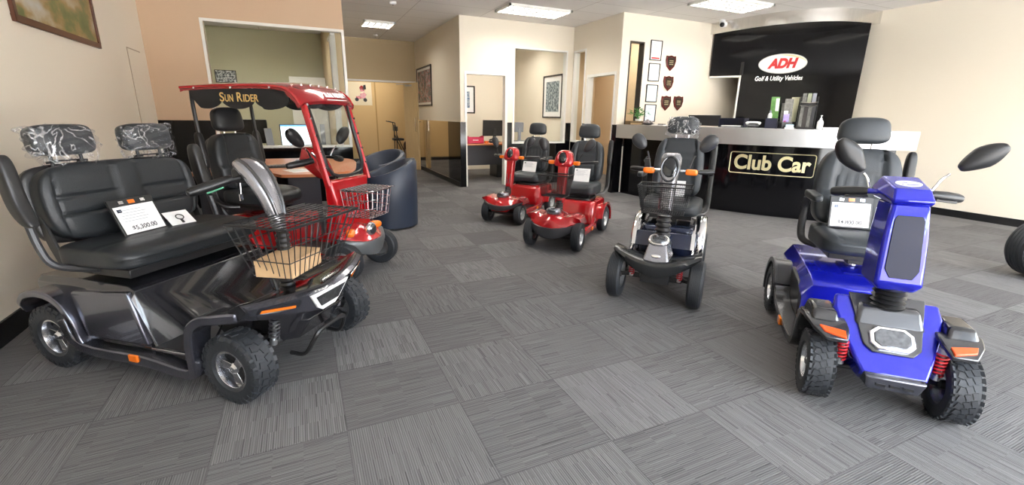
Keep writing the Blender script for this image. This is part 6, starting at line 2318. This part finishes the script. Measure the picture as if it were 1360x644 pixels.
# ------------------------------------------------------------------ the second office
t = thing('office_desk', 'dark office desk with a timber top seen through the doorway', 'desk', (3.65, 9.30, 0))
G().bb(-0.72, 0.48, -0.42, 0.42, 0.715, 0.742).make('desktop', M_wood, t, bevel=0.003)
G().bb(-0.70, 0.46, -0.30, -0.28, 0.30, 0.715).make('modesty_panel', M_charcoal, t, smooth=False)
for xx in (-0.66, 0.44):
    G().bb(xx - 0.05, xx + 0.02, -0.40, 0.40, 0, 0.715).make('desk_end', M_charcoal, t, smooth=False)
t = thing('storage_box', 'open magenta red box on the desk in the doorway', 'box', (3.30, 9.12, 0.7425), 0.0)
g = G()
g.bb(-0.165, 0.165, -0.13, 0.13, 0, 0.008)
for a in ((-0.165, 0.165, -0.13, -0.122), (-0.165, 0.165, 0.122, 0.13)):
    g.bb(*a, 0, 0.125)
for s in (-1, 1):
    g.prism([(-0.13, 0), (0.13, 0), (0.13, 0.125), (0.0, 0.155), (-0.13, 0.155)], 'x', s * 0.165 - 0.004, s * 0.165 + 0.004)
g.make('box_body', M_redplastic, t, smooth=False)
G().bb(-0.07, 0.05, -0.1315, -0.130, 0.062, 0.078).make('box_label', M_paper, t, smooth=False)
screen('black monitor with its back to the doorway on the dark office desk', (3.93, 9.58, 0.742), R(96), 0.56, 0.34, 0.13, M_screen, M_plastic, thick=0.035)
t = thing('telephone', 'black desk telephone on the dark desk below the turned monitor', 'telephone', (3.78, 9.22, 0.742), R(-100))
G().pillow((0, 0, 0.022), (0.18, 0.20, 0.044), p=5, n=8).make('phone_base', M_plastic, t)
g = G().tube(catmull([(0.0, -0.09, 0.055), (0.0, -0.05, 0.07), (0.0, 0.05, 0.07), (0.0, 0.09, 0.055)], 5), 0.016, 8)
g.make('handset', M_plastic, t)
t = thing('sticky_note_cube', 'small orange note cube beside the magenta red box', 'note pad', (3.55, 9.05, 0.742))
G().bb(-0.035, 0.035, -0.035, 0.035, 0, 0.05).make('note_block', M_orange, t, bevel=0.002)
G().bb(-0.034, 0.034, -0.036, -0.035, 0.02, 0.03).make('band', M_wood, t, smooth=False)
t = thing('computer_tower', 'black computer tower on the floor under the dark office desk', 'computer', (3.93, 9.38, 0))
G().bb(-0.09, 0.09, -0.21, 0.21, 0.01, 0.38).make('case', M_plastic, t, bevel=0.006)
G().bb(-0.08, 0.08, -0.215, -0.21, 0.03, 0.36).make('front_panel', M_dplastic, t, bevel=0.003)
G().cyl((0, -0.218, 0.31), (0, -0.213, 0.31), 0.012, n=14).make('power_button', M_chrome, t)
t = thing('office_desk', 'low desk under the inner office window, behind the glass', 'desk', (4.40, 8.95, 0))
G().bb(-0.22, 0.55, -0.40, 0.20, 0.765, 0.79).make('desktop', M_white_plastic, t, bevel=0.003)
for xx in (-0.19, 0.52):
    G().bb(xx - 0.015, xx + 0.015, -0.38, 0.18, 0, 0.765).make('desk_end', M_charcoal, t, smooth=False)
screen('silver-backed monitor on a dark foot inside the inner office window', (4.24, 8.95, 0.79), R(100), 0.22, 0.20, 0.19, M_screen, M_greyblue, thick=0.03)
t = thing('telephone', 'desk telephone behind the glass beside the silver-backed monitor', 'telephone', (4.45, 8.70, 0.79), R(-90))
G().pillow((0, 0, 0.02), (0.16, 0.17, 0.04), p=5, n=8).make('phone_base', M_plastic, t)
g = G().tube(catmull([(0.02, -0.05, 0.05), (0.0, -0.02, 0.09), (-0.01, 0.05, 0.11)], 5), 0.014, 8)
g.make('handset', M_plastic, t)

# the tan room past the open door
t = thing('dark_sofa', 'dark brown leather seat in the tan room past the open door', 'sofa', (2.95, 12.45, 0), R(180))
g = G()
g.pillow((0.0, 0, 0.22), (0.75, 0.80, 0.40), p=6, n=10)
g.pillow((-0.30, 0, 0.50), (0.20, 0.80, 0.62), p=5, n=10)
g.make('sofa_body', mat('brown leather', (0.035, 0.018, 0.012), 0.4), t)
G().pillow((0.08, 0, 0.44), (0.50, 0.62, 0.14), p=4, n=8).make('seat_cushion', mat('brown leather seat', (0.05, 0.026, 0.017), 0.4), t)
for s in (-1, 1):
    G().pillow((0.05, s * 0.36, 0.40), (0.65, 0.14, 0.42), p=5, n=8).make('arm', mat('brown leather arm', (0.04, 0.02, 0.014), 0.4), t)
t = thing('walking_frame', 'dark wheeled walking frame standing by the tan wall past the open door', 'walking frame', (2.42, 13.15, 0))
g = G()
for s in (-1, 1):
    g.tube([(0.0, s * 0.18, 0.08), (0.02, s * 0.17, 0.80), (-0.02, s * 0.16, 1.08), (-0.20, s * 0.16, 1.12)], 0.013, 8)
    g.tube([(0.30, s * 0.18, 0.08), (0.02, s * 0.17, 0.75)], 0.012, 8)
g.tube([(0.0, -0.17, 0.62), (0.0, 0.17, 0.62)], 0.013, 8)
g.tube([(0.0, -0.16, 1.0), (0.0, 0.16, 1.0)], 0.013, 8)
g.make('tube_frame', M_plastic, t)
G().bb(-0.06, 0.22, -0.15, 0.15, 0.60, 0.66).make('seat_pad', M_vinyl, t, bevel=0.01)
G().bb(-0.03, 0.06, -0.14, 0.14, 0.86, 0.98).make('pouch', M_dplastic, t, bevel=0.01)
for s in (-1, 1):
    for xx in (0.0, 0.30):
        G().lathe([(0.05, -0.015), (0.08, -0.015), (0.08, 0.015), (0.05, 0.015)], (xx, s * 0.18, 0.08), 'y', 20, closed=True).make('wheel', M_rubber, t)

# ------------------------------------------------------------------ a big tyre at the right edge, papers at the left edge
t = thing('cart_wheel', 'fat black tyre standing at the right-hand edge before the cream wall', 'wheel', (5.775, 1.475, 0), R(-30))
wheel(t, 0, 0, 0.265, 0.24, 'rib', 0, 'disc', M_steelmatt)
t = thing('paper_stack', 'stack of grey and white magazines on the carpet by the left wall', 'magazines', (-1.512, 2.60, 0), R(60))
rnd = random.Random(3)
z = 0.0
for k in range(7):
    h = rnd.uniform(0.007, 0.013)
    g = G()
    g.box((rnd.uniform(-0.015, 0.015), rnd.uniform(-0.012, 0.012), z + h / 2), (0.205, 0.145, h * 0.92), Matrix.Rotation(rnd.uniform(-0.14, 0.14), 3, 'Z'))
    g.make('magazine', (M_paper, M_dplastic, M_greyblue)[k % 3], t, smooth=False)
    z += h
